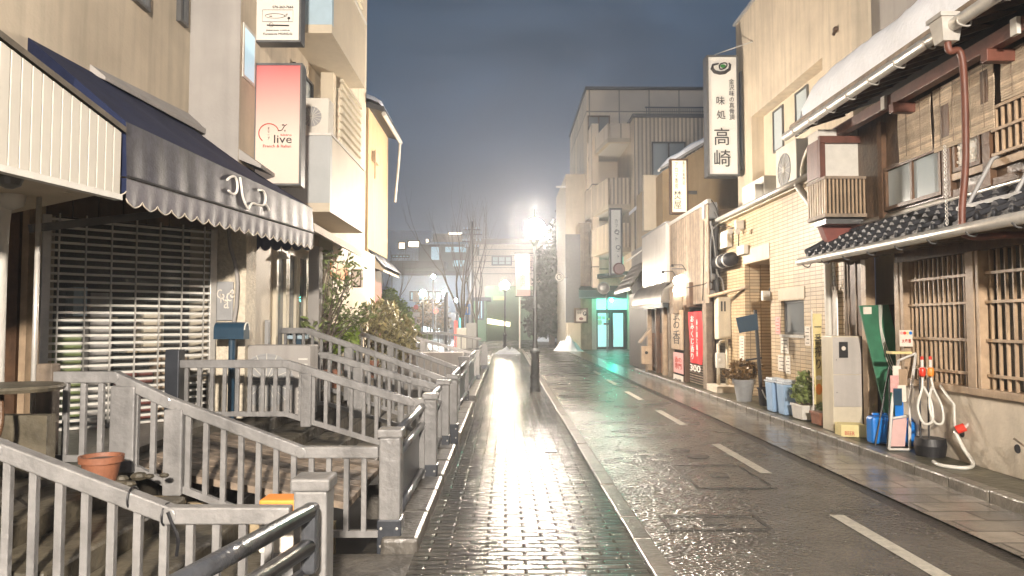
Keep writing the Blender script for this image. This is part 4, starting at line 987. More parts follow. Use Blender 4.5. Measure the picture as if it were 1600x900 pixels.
b = B(); b.tube([(4.62,7.3,2.75),(4.9,7.3,3.25),(5.0,7.3,3.3)], .02, 6); b.tube([(4.62,6.6,2.75),(4.9,6.6,3.25),(5.0,6.6,3.3)], .02, 6); b.bar((4.6,6.5,2.76),(4.6,7.4,2.76), .04, .04); b.obj('snow_guard', 'grey_metal', wh)
# upper windows: reed blinds, sashes, lattice
for pl, pr, zt, zb, lab in ((1403,1454,4.27,3.60,'narrow reed blind'),(1459,1504,4.27,3.55,'middle reed blind'),(1505,1554,4.27,3.56,'wide reed blind'),(1566,1640,4.27,3.80,'short reed blind')):
    ya, yb = sorted((PX(pl,200,4.93).y, PX(pr,200,4.93).y)); b = B(); z = zb; k = 0
    while z < zt: b.box(4.93+.006*math.sin(z*9+ya*3), 4.94+.006*math.sin(z*9+ya*3), ya, yb, z, z+.024); z += .028
    b.obj('reed_blind', 'sudare', wh)
    b = B()
    for f in (.28,.72): y = ya+(yb-ya)*f; b.tube([(4.920,y,zt),(4.920,y,zb+.05)], .003, 4)
    b.obj('blind_cord', 'grey_wood', wh)
def wood_sash(pl, pr, pt, pb, gm, X=4.97, split=1, m='brown_wood'):
    return window_x(wh, X, pl, pr, pt, pb, gm, m, -1, split, .06, .05)
win_x(wh, 4.99, 8.25, 9.5, 3.06, 3.62, 'grey_glass', 'brown_wood', -1, 2, .05, .045)
win_x(wh, 4.99, 7.55, 8.02, 3.26, 3.62, 'sign_white', 'brown_wood', -1, 1, .05, .045, 'transom_window')
b = B(); rnd = random.Random(8)
for k in range(60):
    y, z = rnd.uniform(7.6,7.97), rnd.uniform(3.31,3.57); b.ball((4.965,y,z), rnd.uniform(.012,.022), 6, (.5,1,1))
b.obj('carved_transom', 'paper', wh)
for z in (3.22, 3.04): B().box(4.94,4.998,3,8.2,z-.05,z+.03).obj('rail_beam', 'pale_wood' if z > 3.1 else 'brown_wood', wh, bevel=.005)
B().box(4.93,4.997,7.38,7.50,3.0,4.25).obj('post', 'brown_wood', wh); B().box(4.93,4.997,8.05,8.2,3.0,4.25).obj('post', 'brown_wood', wh); B().box(4.93,4.997,9.52,9.62,2.98,4.25).obj('post', 'brown_wood', wh)
lattice(7.36, 3.1, 44, 4.95, 3.28, 3.80, (3.30, 3.55, 3.78), 'upper_lattice', wh)
# lattice bay and white panel at the far end
bay = B(); x0, x1, z0, z1 = 4.42, 5.20, 3.10, 3.62
b = B(); b.box(x0+.03,x1,10.15,10.68,z0+.02,z1-.02); b.obj('bay_core', 'dark_room', wh)
b = B(); b.box(x0,x1+.02,10.08,10.7,z0-.03,z0+.018); b.obj('bay_frame', 'grey_wood', wh); b = B(); b.box(x0,x1+.02,10.08,10.7,z1-.018,z1+.02); b.obj('bay_frame', 'grey_wood', wh)
b = B()
for k in range(15): x = x0+.01+(x1-x0-.03)*k/14; b.box(x,x+.026,10.10,10.13,z0+.02,z1-.02)
for k in range(7): y = 10.16+k*.08; b.box(x0+.002,x0+.028,y,y+.03,z0+.02,z1-.02)
b.obj('bay_lattice', 'pale_wood', wh)
B().box(x0+.02,x1,10.3,10.66,3.645,4.35).obj('bay_panel', 'white_trim', wh)
b = B(); b.box(x0,x1+.05,10.22,10.28,4.14,4.24); b.box(x0,x0+.08,10.22,10.28,3.64,4.138); b.box(x1-.02,x1+.05,10.22,10.28,3.64,4.138); b.box(x0,x0+.06,10.285,10.66,3.66,4.2); b.obj('bay_surround', 'red_beam', wh, bevel=.004)
B().box(x0+.06,x1,10.2,10.6,2.99,3.06).obj('bay_shelf', 'steel_dark', wh)
b = B(); b.hexa([V((4.62,10.45,2.75)),V((5.1,10.45,2.9)),V((5.1,10.6,2.9)),V((4.62,10.6,2.75))],[V((4.5,10.45,3.06)),V((5.1,10.45,3.06)),V((5.1,10.6,3.06)),V((4.5,10.6,3.06))]); b.obj('red_side_panel', 'red_paint', wh)
# ================================================================ right: tiled shop
ts = thing('tiled_shop', 'single storey shop faced with buff tiles between wooden houses', 'shop', (5.5, 14, .1))
def wall_holes(X0, X1, y0, y1, z0, z1, holes, name, m, par):
    b = B(); ys = sorted({y0, y1, *[h[0] for h in holes], *[h[1] for h in holes]})
    for a_, c_ in zip(ys, ys[1:]):
        hs = sorted([h for h in holes if h[0] <= a_+1e-6 and h[1] >= c_-1e-6], key=lambda h: h[2]); z = z0
        for h in hs:
            if h[2] > z: b.box(X0,X1,a_,c_,z,h[2])
            z = h[3]
        if z < z1: b.box(X0,X1,a_,c_,z,z1)
    return b.obj(name, m, par)
rc = RX(5.0, 1166, 1206, 408, 600); wn = RX(5.0, 1221, 1257, 469, 523)
wall_holes(5.0, 5.15, YE+.03, 17.5, .09, 3.93, [(rc[0], rc[1], 0, rc[3]), (wn[0], wn[1], wn[2], wn[3])], 'wall', 'tile_wall', ts)
B().box(4.99,4.999,rc[0]-.0,rc[1]+.05,rc[3]+.01,rc[3]+.30).obj('lintel_panel', 'cream_paint', ts)
B().box(4.99,4.999,wn[0]-.05,wn[1]+.1,wn[3]+.02,wn[3]+.22).obj('lintel_panel', 'cream_paint', ts)
b = B(); b.box(5.9,6.0,rc[0]-.1,rc[1]+.1,.09,rc[3]+.1); b.box(5.15,5.9,rc[1],rc[1]+.1,.09,rc[3]+.1); b.box(5.15,5.9,rc[0]-.1,rc[0],.09,rc[3]+.1); b.box(5.15,5.9,rc[0],rc[1],rc[3],rc[3]+.1); b.obj('recess_wall', 'tile_wall', ts)
win_x(ts, 5.10, wn[0], wn[1], wn[2], wn[3], 'window_glass', 'steel_dark', -1, 1, .04, .04)
B().box(4.975,5.098,wn[0]-.03,wn[1]+.03,wn[2]-.05,wn[2]-.002).obj('window_sill', 'steel', ts)
b = B(); rnd = random.Random(4)
for k in range(16): b.ball((5.3, rnd.uniform(wn[0]+.05,wn[1]-.05), rnd.uniform(wn[2]+.05,wn[3]-.15)), rnd.uniform(.03,.06), 6)
b.obj('window_goods', 'pink_paper', ts)
b = B(); b.box(4.86,8,YE+.03,17.6,3.935,4.02); b.obj('roof', 'grey_metal', ts)
B().box(4.86,4.99,YE+.03,17.6,3.86,3.93).obj('eave_board', 'cream_metal', ts)
B().tube([(4.80,YE+.1,3.93),(4.80,17.6,3.93)], .05, 10).obj('gutter', 'steel', ts, smooth=True)
dpb = B().tube([(4.80,12.0,3.9),(4.86,11.9,3.72),(4.92,11.35,3.2),(4.93,11.2,2.85),(4.93,11.18,.9),(4.93,11.18,.2)], .06, 12)
tag(dpb.obj('downpipe', 'white_trim', smooth=True), 'fat cream downpipe bending down the tiled wall', 'downpipe')
# white grooves/cables cluster at end of tiled wall
b = B()
for k in range(4): y = 10.95+k*.045; b.tube([(4.95,y,2.1+.05*(k % 2)),(4.95,y,.9)], .014, 6)
b.tube([(4.95,10.95,2.15),(4.9,10.9,2.4),(4.95,10.85,2.8)], .008, 5)
tag(b.obj('cable_bundle', 'steel'), 'bundle of upright pipes beside the cream cabinet', 'pipes')
# ---------------------------------------------------------------- beige building behind
bb = thing('rendered_building', 'tall beige rendered building with a deep window recess behind the tiled shop', 'building', (8, 15, 4))
RY0, RY1 = PX(1286, 150, 6.0).y, PX(1176, 300, 6.0).y; zR = PX(1230, 131, 6.0).z
wall_holes(6.0, 6.3, 12.5, 18.8, 3.5, 9.35, [(RY0, RY1, 3.5, PX(1176, 181, 6.0).z)], 'wall', 'beige_plaster', bb)
B().box(6.3,12,12.5,18.8,3.5,9.34).obj('wall', 'cream_paint', bb)
B().box(6.35,12,9.2,12.49,3.5,8.6).obj('side_wing', 'grey_plaster', bb)
B().box(6.9,12,4,9.19,3.5,9.4).obj('side_wing', 'brown_awning', bb)
B().box(5.94,12,12.44,18.86,9.352,9.42).obj('parapet', 'grey_metal', bb)
B().box(6.001,6.298,RY0-.012,RY0-.002,4,7.2).obj('recess_edge', 'beige_plaster', bb)
window_x(bb, 6.3, 1210, 1226, 168, 235, 'grey_glass', 'steel_dark', -1, 1, .04, .04)
window_x(bb, 6.3, 1245, 1265, 138, 208, 'grey_glass', 'steel_dark', -1, 1, .04, .04)
b = B(); p = PX(1306, 46, 5.98); b.ball(p, .06, 10, (1,1,.9)); b.tube([p, p+V((-.05,0,-.1))], .03, 8); tag(b.obj('vent_cap', 'brown_wood', smooth=True), 'small dark vent cap high on the beige wall', 'vent cap')
# condensers on the tiled roof
def ac_x(label, X, pl, pr, pt, pb, fan=True, z0=None):
    y0, y1, za, zb_ = RX(X, pl, pr, pt, pb)
    if z0 is not None: za = z0
    t = thing('condenser', label, 'condenser', (X, (y0+y1)/2, za), 'condensers on the tiled shop roof')
    B().box(X,X+.32,y0,y1,za+.05,zb_).obj('casing', 'ac_white', t, bevel=.012)
    r = min((y1-y0)*.36, (zb_-za)*.34); c = ((y0+y1)/2+(y1-y0)*.08, (za+zb_)/2)
    if fan:
        B().lathe((X,c[0],c[1]), [(r,.0),(r,.012),(r*.93,.012),(r*.92,.003),(.001,.003)], 24, 'x').obj('fan_ring', 'grey_metal', t)
        b = B()
        for k in range(7): a_ = k*math.pi/7; b.bar((X-.010,c[0]-r*math.cos(a_),c[1]-r*math.sin(a_)),(X-.010,c[0]+r*math.cos(a_),c[1]+r*math.sin(a_)), .007, .007)
        b.ball((X-.012,c[0],c[1]), r*.2, 8, (.3,1,1)); b.obj('fan_guard', 'ac_white', t)
    for y in (y0+.06, y1-.06): B().box(X-.02,X+.34,y-.03,y+.03,za,za+.05).obj('foot', 'grey_metal', t)
    return t
ac_x('large condenser with round fan standing on the tiled shop roof', 5.25, 1213, 1245, 225, 300, z0=4.02)
ac_x('plain condenser half hidden behind the large fan unit', 5.5, 1247, 1266, 216, 272, False, z0=4.02)
ac_x('small condenser at the far end of the tiled shop roof', 5.15, 1160, 1194, 283, 318, False, z0=4.02)
ac_x('condenser low beside the far roof edge, cable on top', 5.0, 1168, 1180, 290, 322, False, z0=4.02)
b = B(); b.tube([(4.72,10.9,4.0),(4.70,10.9,4.25),(4.78,11.1,4.42),(4.86,11.6,4.40),(4.88,11.9,4.2),(4.88,11.95,3.9)], .045, 12); tag(b.obj('duct_hose', 'cream_metal', smooth=True), 'arched cream duct above the tiled wall corner', 'duct')
b = B(); b.box(4.70,4.86,10.95,11.3,3.55,3.85); tag(b.obj('junction_box', 'grey_metal', bevel=.01), 'grey junction box below the arched duct', 'junction box')
b = B()
for k, s_ in enumerate(((4.62,10.8,4.35),(4.7,10.85,4.38),(4.78,10.8,4.36))): b.tube([s_, V(s_)+V((.05,.1,-.2)), V(s_)+V((.1,.15,-.45)), V(s_)+V((.08,.3,-.6))], .010, 5)
tag(b.obj('cable', 'black'), 'tangled black cables beneath the upper gutter end', 'cable')
# ---------------------------------------------------------------- things fixed to the tiled wall
def wallbox(name, label, cat, X, pl, pr, pt, pb, dep, m, bev=.008, **kw):
    y0, y1, z0, z1 = RX(X, pl, pr, pt, pb); b = B(); b.box(X, X+dep, y0, y1, z0, z1); return tag(b.obj(name, m, bevel=bev), label, cat)
x0, x1, z0, z1 = RY(16.35, 1123, 1145, 464, 530)
t = thing('meter_cabinet', 'cream two door meter cabinet above pipes on the tiled wall', 'cabinet', (4.85, 16.4, z0))
B().box(4.72,5.0,16.3,16.62,z0,z1).obj('case', 'cream_metal', t, bevel=.01)
B().box(4.715,4.72,16.31,16.61,(z0+z1)/2-.004,(z0+z1)/2+.004).obj('seam', 'grey_metal', t)
for x in (4.78, 4.85): B().box(x,x+.035,16.292,16.298,z1-.32,z1-.1).obj('slot', 'black', t)
b = B(); b.tube([(4.9,16.3,z0),(4.9,16.3,.22)], .035, 10); b.tube([(4.72,16.3,z0-.12),(4.76,16.3,z0-.05),(4.9,16.3,z0-.03)], .035, 10); b.tube([(4.72,16.35,z0-.1),(4.72,16.35,.22)], .035, 10); tag(b.obj('gas_pipe', 'cream_metal', smooth=True), 'pair of cream pipes below the meter cabinet', 'pipes')
b = B(); b.box(4.62,4.8,16.1,16.25,.62,.95); b.ball((4.71,16.1,.78), .07, 10, (1,.4,1)); tag(b.obj('gas_meter', 'ac_white', bevel=.01), 'small rounded gas meter between the cream pipes', 'gas meter')
b = B(); b.box(4.55,4.98,15.9,16.7,.095,.24); tag(b.obj('concrete_block', 'concrete', bevel=.01), 'low concrete block under the gas meter', 'block')
t = thing('extractor_hood', 'dark round extractor duct with a metal band high on the tiled wall', 'duct', (4.8, 16.0, 2.6))
z = PX(1140,405,4.8).z
B().tube([(4.82,15.6,z),(4.82,16.7,z)], .15, 16).obj('duct', 'black', t, smooth=True)
for y in (15.75, 16.2): B().tube([(4.82,y,z),(4.82,y+.09,z)], .158, 16).obj('band', 'steel', t)
b = B(); b.tube([(4.99,15.15,2.35),(4.6,16.6,2.2)], .04, 10); tag(b.obj('wooden_pole', 'pale_wood'), 'short pale pole sticking out of the tiled wall', 'pole')
wallbox('meter_box', 'small white box with wires by the far gutter end', 'meter', 4.86, 1122, 1136, 362, 388, .12, 'ac_white')
wallbox('meter_box', 'small pale box with a plug below it, above the recess', 'meter', 4.88, 1151, 1162, 384, 398, .1, 'ac_white')
t = thing('floodlight', 'small double floodlight on an arm under the far gutter', 'light', (4.8, 15.9, 3.3))
for px in (1141, 1152): 
    p = PX(px, 362, 4.75); B().lathe(p, [(.03,-.06),(.06,0),(.06,.04)], 10, 'y').obj('head', 'steel', t)
p = PX(1155, 352, 4.9); B().box(p.x-.08,p.x+.08,p.y-.06,p.y+.06,p.z-.08,p.z+.1).obj('box', 'ac_white', t)
b = B(); b.tube([PX(1125,352,4.9),PX(1140,357,4.85),PX(1153,358,4.85),PX(1154,384,4.93)], .012, 6); b.obj('conduit', 'black', t)
t = thing('wall_lamp', 'white square lamp on a dark bracket in the shop recess', 'lamp', (5.5, rc[0]+.5, 2.1))
p = PY(1198, 462, 13.9); B().box(p.x-.09,p.x+.05,13.85,13.95,p.z-.09,p.z+.09).obj('shade', 'ac_white', t); B().tube([(p.x+.05,13.9,p.z+.1),(p.x+.1,13.9,p.z+.22),(p.x+.2,13.9,p.z)], .02, 6).obj('bracket', 'black', t)
for lab, pl, pr, pt, pb, m in (('narrow pink notice left of the shop window',1212,1219,495,522,'pink_paper'),('tall white notice under the shop window corner',1258,1266,510,540,'paper'),('pale notice, upper of the papers below the window',1220,1232,528,552,'paper'),('square notice, lower left of the papers below the window',1216,1227,555,580,'paper'),('narrow white strip beside the square notice',1228,1235,556,584,'paper'),('narrow white notice with black writing beside the meter cabinet',1156,1163,525,565,'paper')):
    y0, y1, z0, z1 = RX(4.99, pl, pr, pt, pb); t = thing('paper_notice', lab, 'notice', (4.99, (y0+y1)/2, z0), 'notices on the tiled wall')
    B().box(4.988,4.996,y0,y1,z0,z1).obj('sheet', m, t)
    b = B(); n_ = max(2, int((z1-z0)/.06))
    for k in range(n_): z = z0+(z1-z0)*(k+.6)/(n_+.4); b.box(4.985,4.987,y0+(y1-y0)*.15,y0+(y1-y0)*(.85-.25*(k % 3 == 1)),z,z+.012)
    b.obj('print', 'ink' if m == 'paper' else 'red_ink', t)
# ---------------------------------------------------------------- things standing along the right kerb
t = thing('blackboard_stand', 'small dark board tilted on a black pole by the tiled wall', 'sign', (4.75, 13.5, .1))
p0, p1 = PY(1190, 600, 13.5), PY(1180, 484, 13.5)
B().bar(V((p0.x,13.5,.1)), p1, .05, .05).obj('pole', 'black', t)
a = PY(1150, 495, 13.45); c = PY(1183, 517, 13.45)
b = B(); b.poly([(a.x,13.45,a.z-.02),(c.x,13.45,a.z+.06),(c.x+.03,13.45,c.z+.02),(a.x+.06,13.45,c.z-.04)], (0,.03,0)); b.obj('board', 'navy_metal', t, bevel=.004)
B().bar(PY(1165,563,13.5), PY(1190,559,13.5), .03, .03).obj('foot_bar', 'black', t)
def planter(x, y, w, d, h, m, label, feet=True, flare=.12):
    t = thing('planter', label, 'planter', (x, y, .095))
    b = B(); k = 1-flare; b.hexa([V((x-w/2*k,y-d/2*k,.115)),V((x+w/2*k,y-d/2*k,.115)),V((x+w/2*k,y+d/2*k,.115)),V((x-w/2*k,y+d/2*k,.115))],[V((x-w/2,y-d/2,.095+h)),V((x+w/2,y-d/2,.095+h)),V((x+w/2,y+d/2,.095+h)),V((x-w/2,y+d/2,.095+h))])
    b.obj('box', m, t, bevel=.012); B().box(x-w/2-.01,x+w/2+.01,y-d/2-.01,y+d/2+.01,.095+h-.03,.095+h+.006).obj('rim', m, t, bevel=.006)
    B().box(x-w/2+.03,x+w/2-.03,y-d/2+.03,y+d/2-.03,.095+h,.095+h+.012).obj('soil', 'bark', t)
    return t
def plant(x, y, z, blobs, n, size, m, label, seed, name='potted_plant'):
    t = thing(name, label, 'plant', (x, y, z)); b = B(); rnd = random.Random(seed)
    for k in range(7): c, r = rnd.choice(blobs); b.tube([(x+rnd.uniform(-.05,.05),y,z),(V(c)+V((x,y,z)))+V((rnd.uniform(-.5,.5)*r[0],0,.2*r[2]))], .008, 5)
    b.obj('stems', 'bark', t); leaf_mesh([(V(c)+V((x,y,z)), r) for c, r in blobs], n, size, .2, seed).obj('leaves', m, t); return t
t = pot(4.62, 14.3, .095, .20, .42, 'grey_plastic', 'large grey round planter by the dark board')
plant(4.62, 14.3, .45, [((0,0,.25),(.40,.35,.2)),((-.1,0,.15),(.42,.3,.12)),((.15,0,.3),(.3,.25,.12))], 900, .05, 'foliage_red', 'bushy reddish green plant in the large grey planter', 31)
t = thing('bucket', 'black bucket with a white handle beside the grey planter', 'bucket', (4.72, 13.5, .095))
B().lathe((4.78,13.5,.095), [(.13,0),(.16,.3),(.175,.3),(.175,.33),(.15,.33),(.14,.05)], 20).obj('body', 'black', t); B().tube([(4.64,13.36,.40),(4.72,13.32,.22),(4.86,13.34,.26),(4.93,13.42,.42)], .012, 8).obj('handle', 'white_plastic', t, smooth=True)
for k, (x, y, lab) in enumerate(((4.60,12.6,'pale blue lidded bin, the farther of the pair'),(4.63,12.15,'pale blue lidded bin, the nearer of the pair'))):
    t = thing('rubbish_bin', lab, 'bin', (x, y, .095), 'pale blue bins')
    b = B(); w, d = .115, .17; b.hexa([V((x-w*.8,y-d*.8,.10)),V((x+w*.8,y-d*.8,.10)),V((x+w*.8,y+d*.8,.10)),V((x-w*.8,y+d*.8,.10))],[V((x-w,y-d,.60)),V((x+w,y-d,.60)),V((x+w,y+d,.60)),V((x-w,y+d,.60))]); b.obj('body', 'bin_blue', t, bevel=.02)
    b = B(); b.box(x-w-.015,x+w+.015,y-d-.015,y+d+.015,.60,.63); b.box(x-w+.01,x+w-.01,y-d+.01,y+d-.01,.631,.67); b.obj('lid', 'bin_lid', t, bevel=.015)
planter(4.66, 11.5, .27, .42, .24, 'white_plastic', 'white rectangular planter by the yellow banner')
plant(4.66, 11.5, .33, [((0,0,.15),(.22,.26,.13)),((.02,.05,.38),(.13,.16,.16)),((-.02,0,.25),(.2,.2,.12))], 700, .05, 'foliage', 'dark leafy plant in the white planter', 32)
planter(4.66, 10.85, .24, .34, .20, 'terracotta', 'terracotta trough in front of the cream cabinet')
plant(4.70, 10.95, .28, [((0,0,.08),(.08,.1,.09))], 90, .04, 'foliage', 'small sprig growing in the terracotta trough', 33)
# yellow banner
Yb = 11.05; a = PY(1270, 490, Yb); c = PY(1286, 632, Yb)
t = thing('banner', 'tall yellow banner with black brush lettering on a pole', 'banner', (a.x, Yb, .1))
b = B(); n = 20; vs = []
for i in range(n+1):
    for j in range(5): vs.append(V((a.x+(c.x-a.x)*j/4, Yb+.012*math.sin(i*.7+j), a.z+(c.z-a.z)*i/n)))
b.add(vs, [(i*5+j, (i+1)*5+j, (i+1)*5+j+1, i*5+j+1) for i in range(n) for j in range(4)]); b.obj('cloth', 'yellow_print', t, smooth=True)
B().tube([(a.x-.012,Yb+.01,.1),(a.x-.012,Yb+.01,a.z+.06)], .011, 8).obj('pole', 'white_plastic', t)
text(vert('一番搾り'), ((a.x+c.x)/2, Yb-.02, PY(1278,543,Yb).z), 11*Yb/F, 66*Yb/F, '-y', 'ink', t)
b = B(); b.ball(((a.x+c.x)/2, Yb-.02, PY(1278,608,Yb).z), .05, 12, (1,.1,1.7)); b.obj('printed_drink', 'orange_plastic', t)
b = B(); b.ball(((a.x+c.x)/2, Yb-.022, PY(1278,590,Yb).z), .045, 12, (1,.1,.8)); b.obj('printed_foam', 'white_ink', t)
# electric cabinet
x0, x1 = 4.55, 4.96
t = thing('electric_cabinet', 'tall pale pink grey cabinet with a small meter window by the entrance post', 'cabinet', (4.75, 10.3, .095))
B().box(x0,x1,10.25,10.6,.095,1.42).obj('case', 'cream_metal', t, bevel=.01)
for z0, z1, nm in ((.44,.88,'lower_door'),(.89,1.405,'upper_door')): B().box(x0+.01,x1-.01,10.235,10.249,z0,z1).obj(nm, 'grey_sheet', t, bevel=.004)
f = B().box(4.64,4.76,10.222,10.234,1.12,1.34).obj('meter_window', 'black', t); B().lathe((4.70,10.222,1.25), [(.03,-.001),(.03,.004),(.001,.004)], 12, 'y').obj('meter_dial', 'paper', f)
for z in (.64, 1.09): B().ball((4.60,10.232,z), .008, 8).obj('latch', 'steel_dark', t)
# green board leaning
a = [PY(1345,476,9.9), PY(1391,474,9.9), PY(1397,560,9.8), PY(1392,640,9.6), PY(1368,640,9.6)]
b = B(); b.poly([(4.80,9.95,1.84),(5.20,9.95,1.85),(5.27,9.70,1.0),(5.25,9.438,.10),(4.93,9.438,.10)], (0,.03,.0))
t = thing('green_board', 'tall green board with white cords leaning in the entrance', 'board', (5.15, 9.8, .1)); b.obj('panel', 'green_board', t, bevel=.004)
B().box(4.84,4.95,9.915,9.93,1.68,1.82).obj('sticker', 'paper', t)
b = B()
for k in range(3): B().tube([(5.06+k*.02,9.93,1.85),(5.02+k*.012,9.83,1.5),(5.04+k*.03,9.71,1.1),(5.14+k*.01,9.64,.85),(5.14,9.50,.4)], .006, 5).obj('cord', 'hose_white', t)
# carton, jerry cans
y_ = 9.95; x0, x1 = PY(1298,665,y_).x, PY(1340,665,y_).x
t = thing('drinks_carton', 'low yellow and white carton with red print on the ledge', 'carton', (4.6, y_, .095))
b = B(); b.hexa([V((4.44,9.78,.10)),V((4.74,9.70,.10)),V((4.78,9.98,.10)),V((4.48,10.06,.10))],[V((4.44,9.78,.26)),V((4.74,9.70,.26)),V((4.78,9.98,.26)),V((4.48,10.06,.26))]); b.obj('box', 'yellow_print', t, bevel=.004)
Mx = Matrix(((.965,0,-.26),(-.26,0,-.965),(0,1,0)))
text('BEER', (4.54,9.745,.15), .12, .05, Mx, 'red_ink', t); 
b = B(); b.box(4.458,4.475,9.8,9.82,.2,.24); b.obj('print', 'red_ink', t)
def jerry(x, y, m, label, s_=1.0):
    t = thing('jerry_can', label, 'jerry can', (x, y, .095), 'blue jerry cans')
    b = B(); b.box(x-.16*s_,x+.16*s_,y-.09*s_,y+.09*s_,.10,.36*s_+.06); b.obj('body', m, t, bevel=.035)
    B().box(x-.12*s_,x+.06*s_,y-.02,y+.02,.36*s_+.07,.36*s_+.10).obj('handle', m, t, bevel=.012); B().lathe((x+.11*s_,y,.36*s_+.05), [(.03,0),(.03,.04),(.01,.045)], 12).obj('cap', 'white_plastic', t)
    return t
jerry(4.72, 9.25, 'blue_plastic', 'bright blue jerry can nearest the yellow carton', 1.05)
jerry(4.98-.05, 9.05, 'blue_plastic', 'second blue jerry can partly behind the white rack', .95)
# white rack with pockets
Yr = 8.7
t = thing('flyer_rack', 'leaning white framed rack with leaflets, card and pink panel', 'rack', (4.8, Yr, .1))
def rk(px, py, dy=0): return PY(px, py, Yr+dy)
pL0, pL1, pR0, pR1 = rk(1389,697), rk(1404,563,.25), rk(1412,700), rk(1431,552,.25)
pL0.z = .12; pR0.z = .12
b = B(); b.tube([pL0, lerp(pL0,pL1,.5)+V((-.02,0,0)), pL1], .017, 8); b.obj('side_frame', 'white_plastic', t, smooth=True)
b = B(); b.tube([pR0+V((.06,-.02,0)), lerp(pR0,pR1,.5), pR1], .017, 8); b.obj('side_frame', 'white_plastic', t, smooth=True)
for a_, c_ in ((pL0, pR0+V((.06,-.02,0))), (pL1, pR1), (lerp(pL0,pL1,.34), lerp(pR0,pR1,.34))): B().tube([a_, c_], .014, 8).obj('cross_frame', 'white_plastic', t)
b = B(); b.poly([pL0+V((.02,.01,.03)), pR0+V((.02,.01,.03)), lerp(pR0,pR1,.32)+V((-.0,.01,0)), lerp(pL0,pL1,.32)+V((.02,.01,0))], (0,.01,0)); b.obj('panel', 'pink_board', t)
b = B(); q = rk(1404,553,.2); b.box(q.x-.1,q.x+.14,q.y-.05,q.y+.1,q.z,q.z+.03); b.obj('pocket', 'yellow_print', t, bevel=.004)
for k, (px, py, m) in enumerate(((1403,620,'navy_metal'),(1410,615,'paper'),(1399,600,'pink_paper'),(1413,590,'pale_wood'),(1404,585,'paper'),(1408,640,'blue_plastic'))):
    q = rk(px, py, .1); B().box(q.x-.05,q.x+.05,q.y+k*.008,q.y+.006+k*.008,q.z-.1,q.z+.1).obj('leaflet', m, t)
q = rk(1416, 530, .27); B().box(q.x-.08,q.x+.08,q.y,q.y+.008,q.z-.09,q.z+.11).obj('card', 'paper', t, bevel=.002)
for k, m in enumerate(('pink_paper','red_plastic','yellow_print','blue_plastic')): B().lathe((q.x-.055+k*.036,q.y-.002,q.z+.075), [(.02,0),(.02,.003),(.001,.003)], 10, 'y').obj('card_dot', m, t)
text('大 吟 醸', (q.x, q.y-.004, q.z-.02), .11, .05, '-y', 'red_ink', t)
# kerosene hand pumps and hoses hanging by the rack
for k, (px, m, lab) in enumerate(((1441,'red_plastic','hand pump with red top hanging by the lattice'),(1454,'orange_plastic','hand pump with orange top hanging by the lattice'))):
    t = thing('hand_pump', lab, 'pump', (PY(px,600,8.4).x, 8.4, .9), 'fuel hand pumps')
    p = PY(px, 580, 8.4)
    B().lathe((p.x,8.4,PY(px,588,8.4).z), [(.028,0),(.036,.02),(.036,.085),(.028,.10)], 14).obj('bulb', m, t, smooth=True)
    B().lathe((p.x,8.4,PY(px,574,8.4).z+.0), [(.015,0),(.017,.08),(.012,.10)], 12).obj('neck', 'white_plastic', t); B().lathe((p.x,8.4,PY(px,562,8.4).z), [(.018,0),(.018,.03),(.01,.04)], 12).obj('cap', 'red_plastic', t)
    d_ = 1 if k else -1
    B().tube([(p.x,8.4,PY(px,590,8.4).z),(p.x+.02*d_,8.38,.85),(p.x+.09*d_,8.35,.65),(p.x+.06*d_,8.3,.48),(p.x-.04*d_,8.3,.5),(p.x-.06*d_,8.34,.7),(p.x+.0,8.38,.88)], .014, 8).obj('hose', 'hose_white', t, smooth=True)
    B().tube([(p.x-.02,8.42,PY(px,590,8.4).z),(p.x-.03,8.42,.15)], .011, 8).obj('rod', 'black', t)
t = thing('loose_hose', 'looped white hose with red nozzle lying on the kerb ledge', 'hose', (4.9, 8, .1))
B().tube([(4.60,7.95,.115),(4.45+.1,7.75,.115),(4.72,7.6,.115),(4.9,7.75,.13),(4.93,7.95,.25),(4.90,8.05,.42)], .020, 10).obj('tube', 'hose_white', t, smooth=True)
B().tube([(4.90,8.02,.44),(4.97,7.98,.48)], .045, 12).obj('nozzle', 'red_plastic', t); B().tube([(4.97,7.98,.48),(5.02,7.9,.56)], .018, 8).obj('spout', 'white_plastic', t)
B().tube([(4.9,8.05,.42),(4.93,8.1,.7),(4.9,8.3,.9)], .014, 8).obj('tube', 'hose_white', t, smooth=True)
b = B(); b.lathe((4.84,8.42,.095), [(.15,0),(.17,.12),(.155,.2),(.14,.2)], 40); tag(b.obj('tub', 'black'), 'dark round tub at the foot of the hand pumps', 'tub')
b = B(); b.tube([(4.55,9.1,.10),(4.70,9.15,.7),(4.85,9.3,1.05)], .010, 6); b.tube([(4.62,8.95,.10),(4.74,9.1,.6),(4.85,9.3,1.05)], .010, 6); tag(b.obj('wire_stand', 'black'), 'thin black wire easel in front of the blue jerry cans', 'stand')
b = B(); b.bar((4.86,9.0,.2),(4.9,9.2,.2), .12, .18); tag(b.obj('brick', 'terracotta', bevel=.008), 'small orange brick beside the white rack', 'brick')
# roots/plant at the very right edge
rnd = random.Random(9); b = B()
for k in range(14): u = rnd.uniform(-1,1); b.tube([(4.75,6.35,.1),(4.78+.1*u,6.4,.35+.1*rnd.random()),(4.8+.22*u,6.5+.2*rnd.uniform(-1,1),.55+.12*rnd.random())], .007, 4)
tag(b.obj('dry_plant', 'grey_wood'), 'dry grey plant at the right edge by the concrete plinth', 'plant')
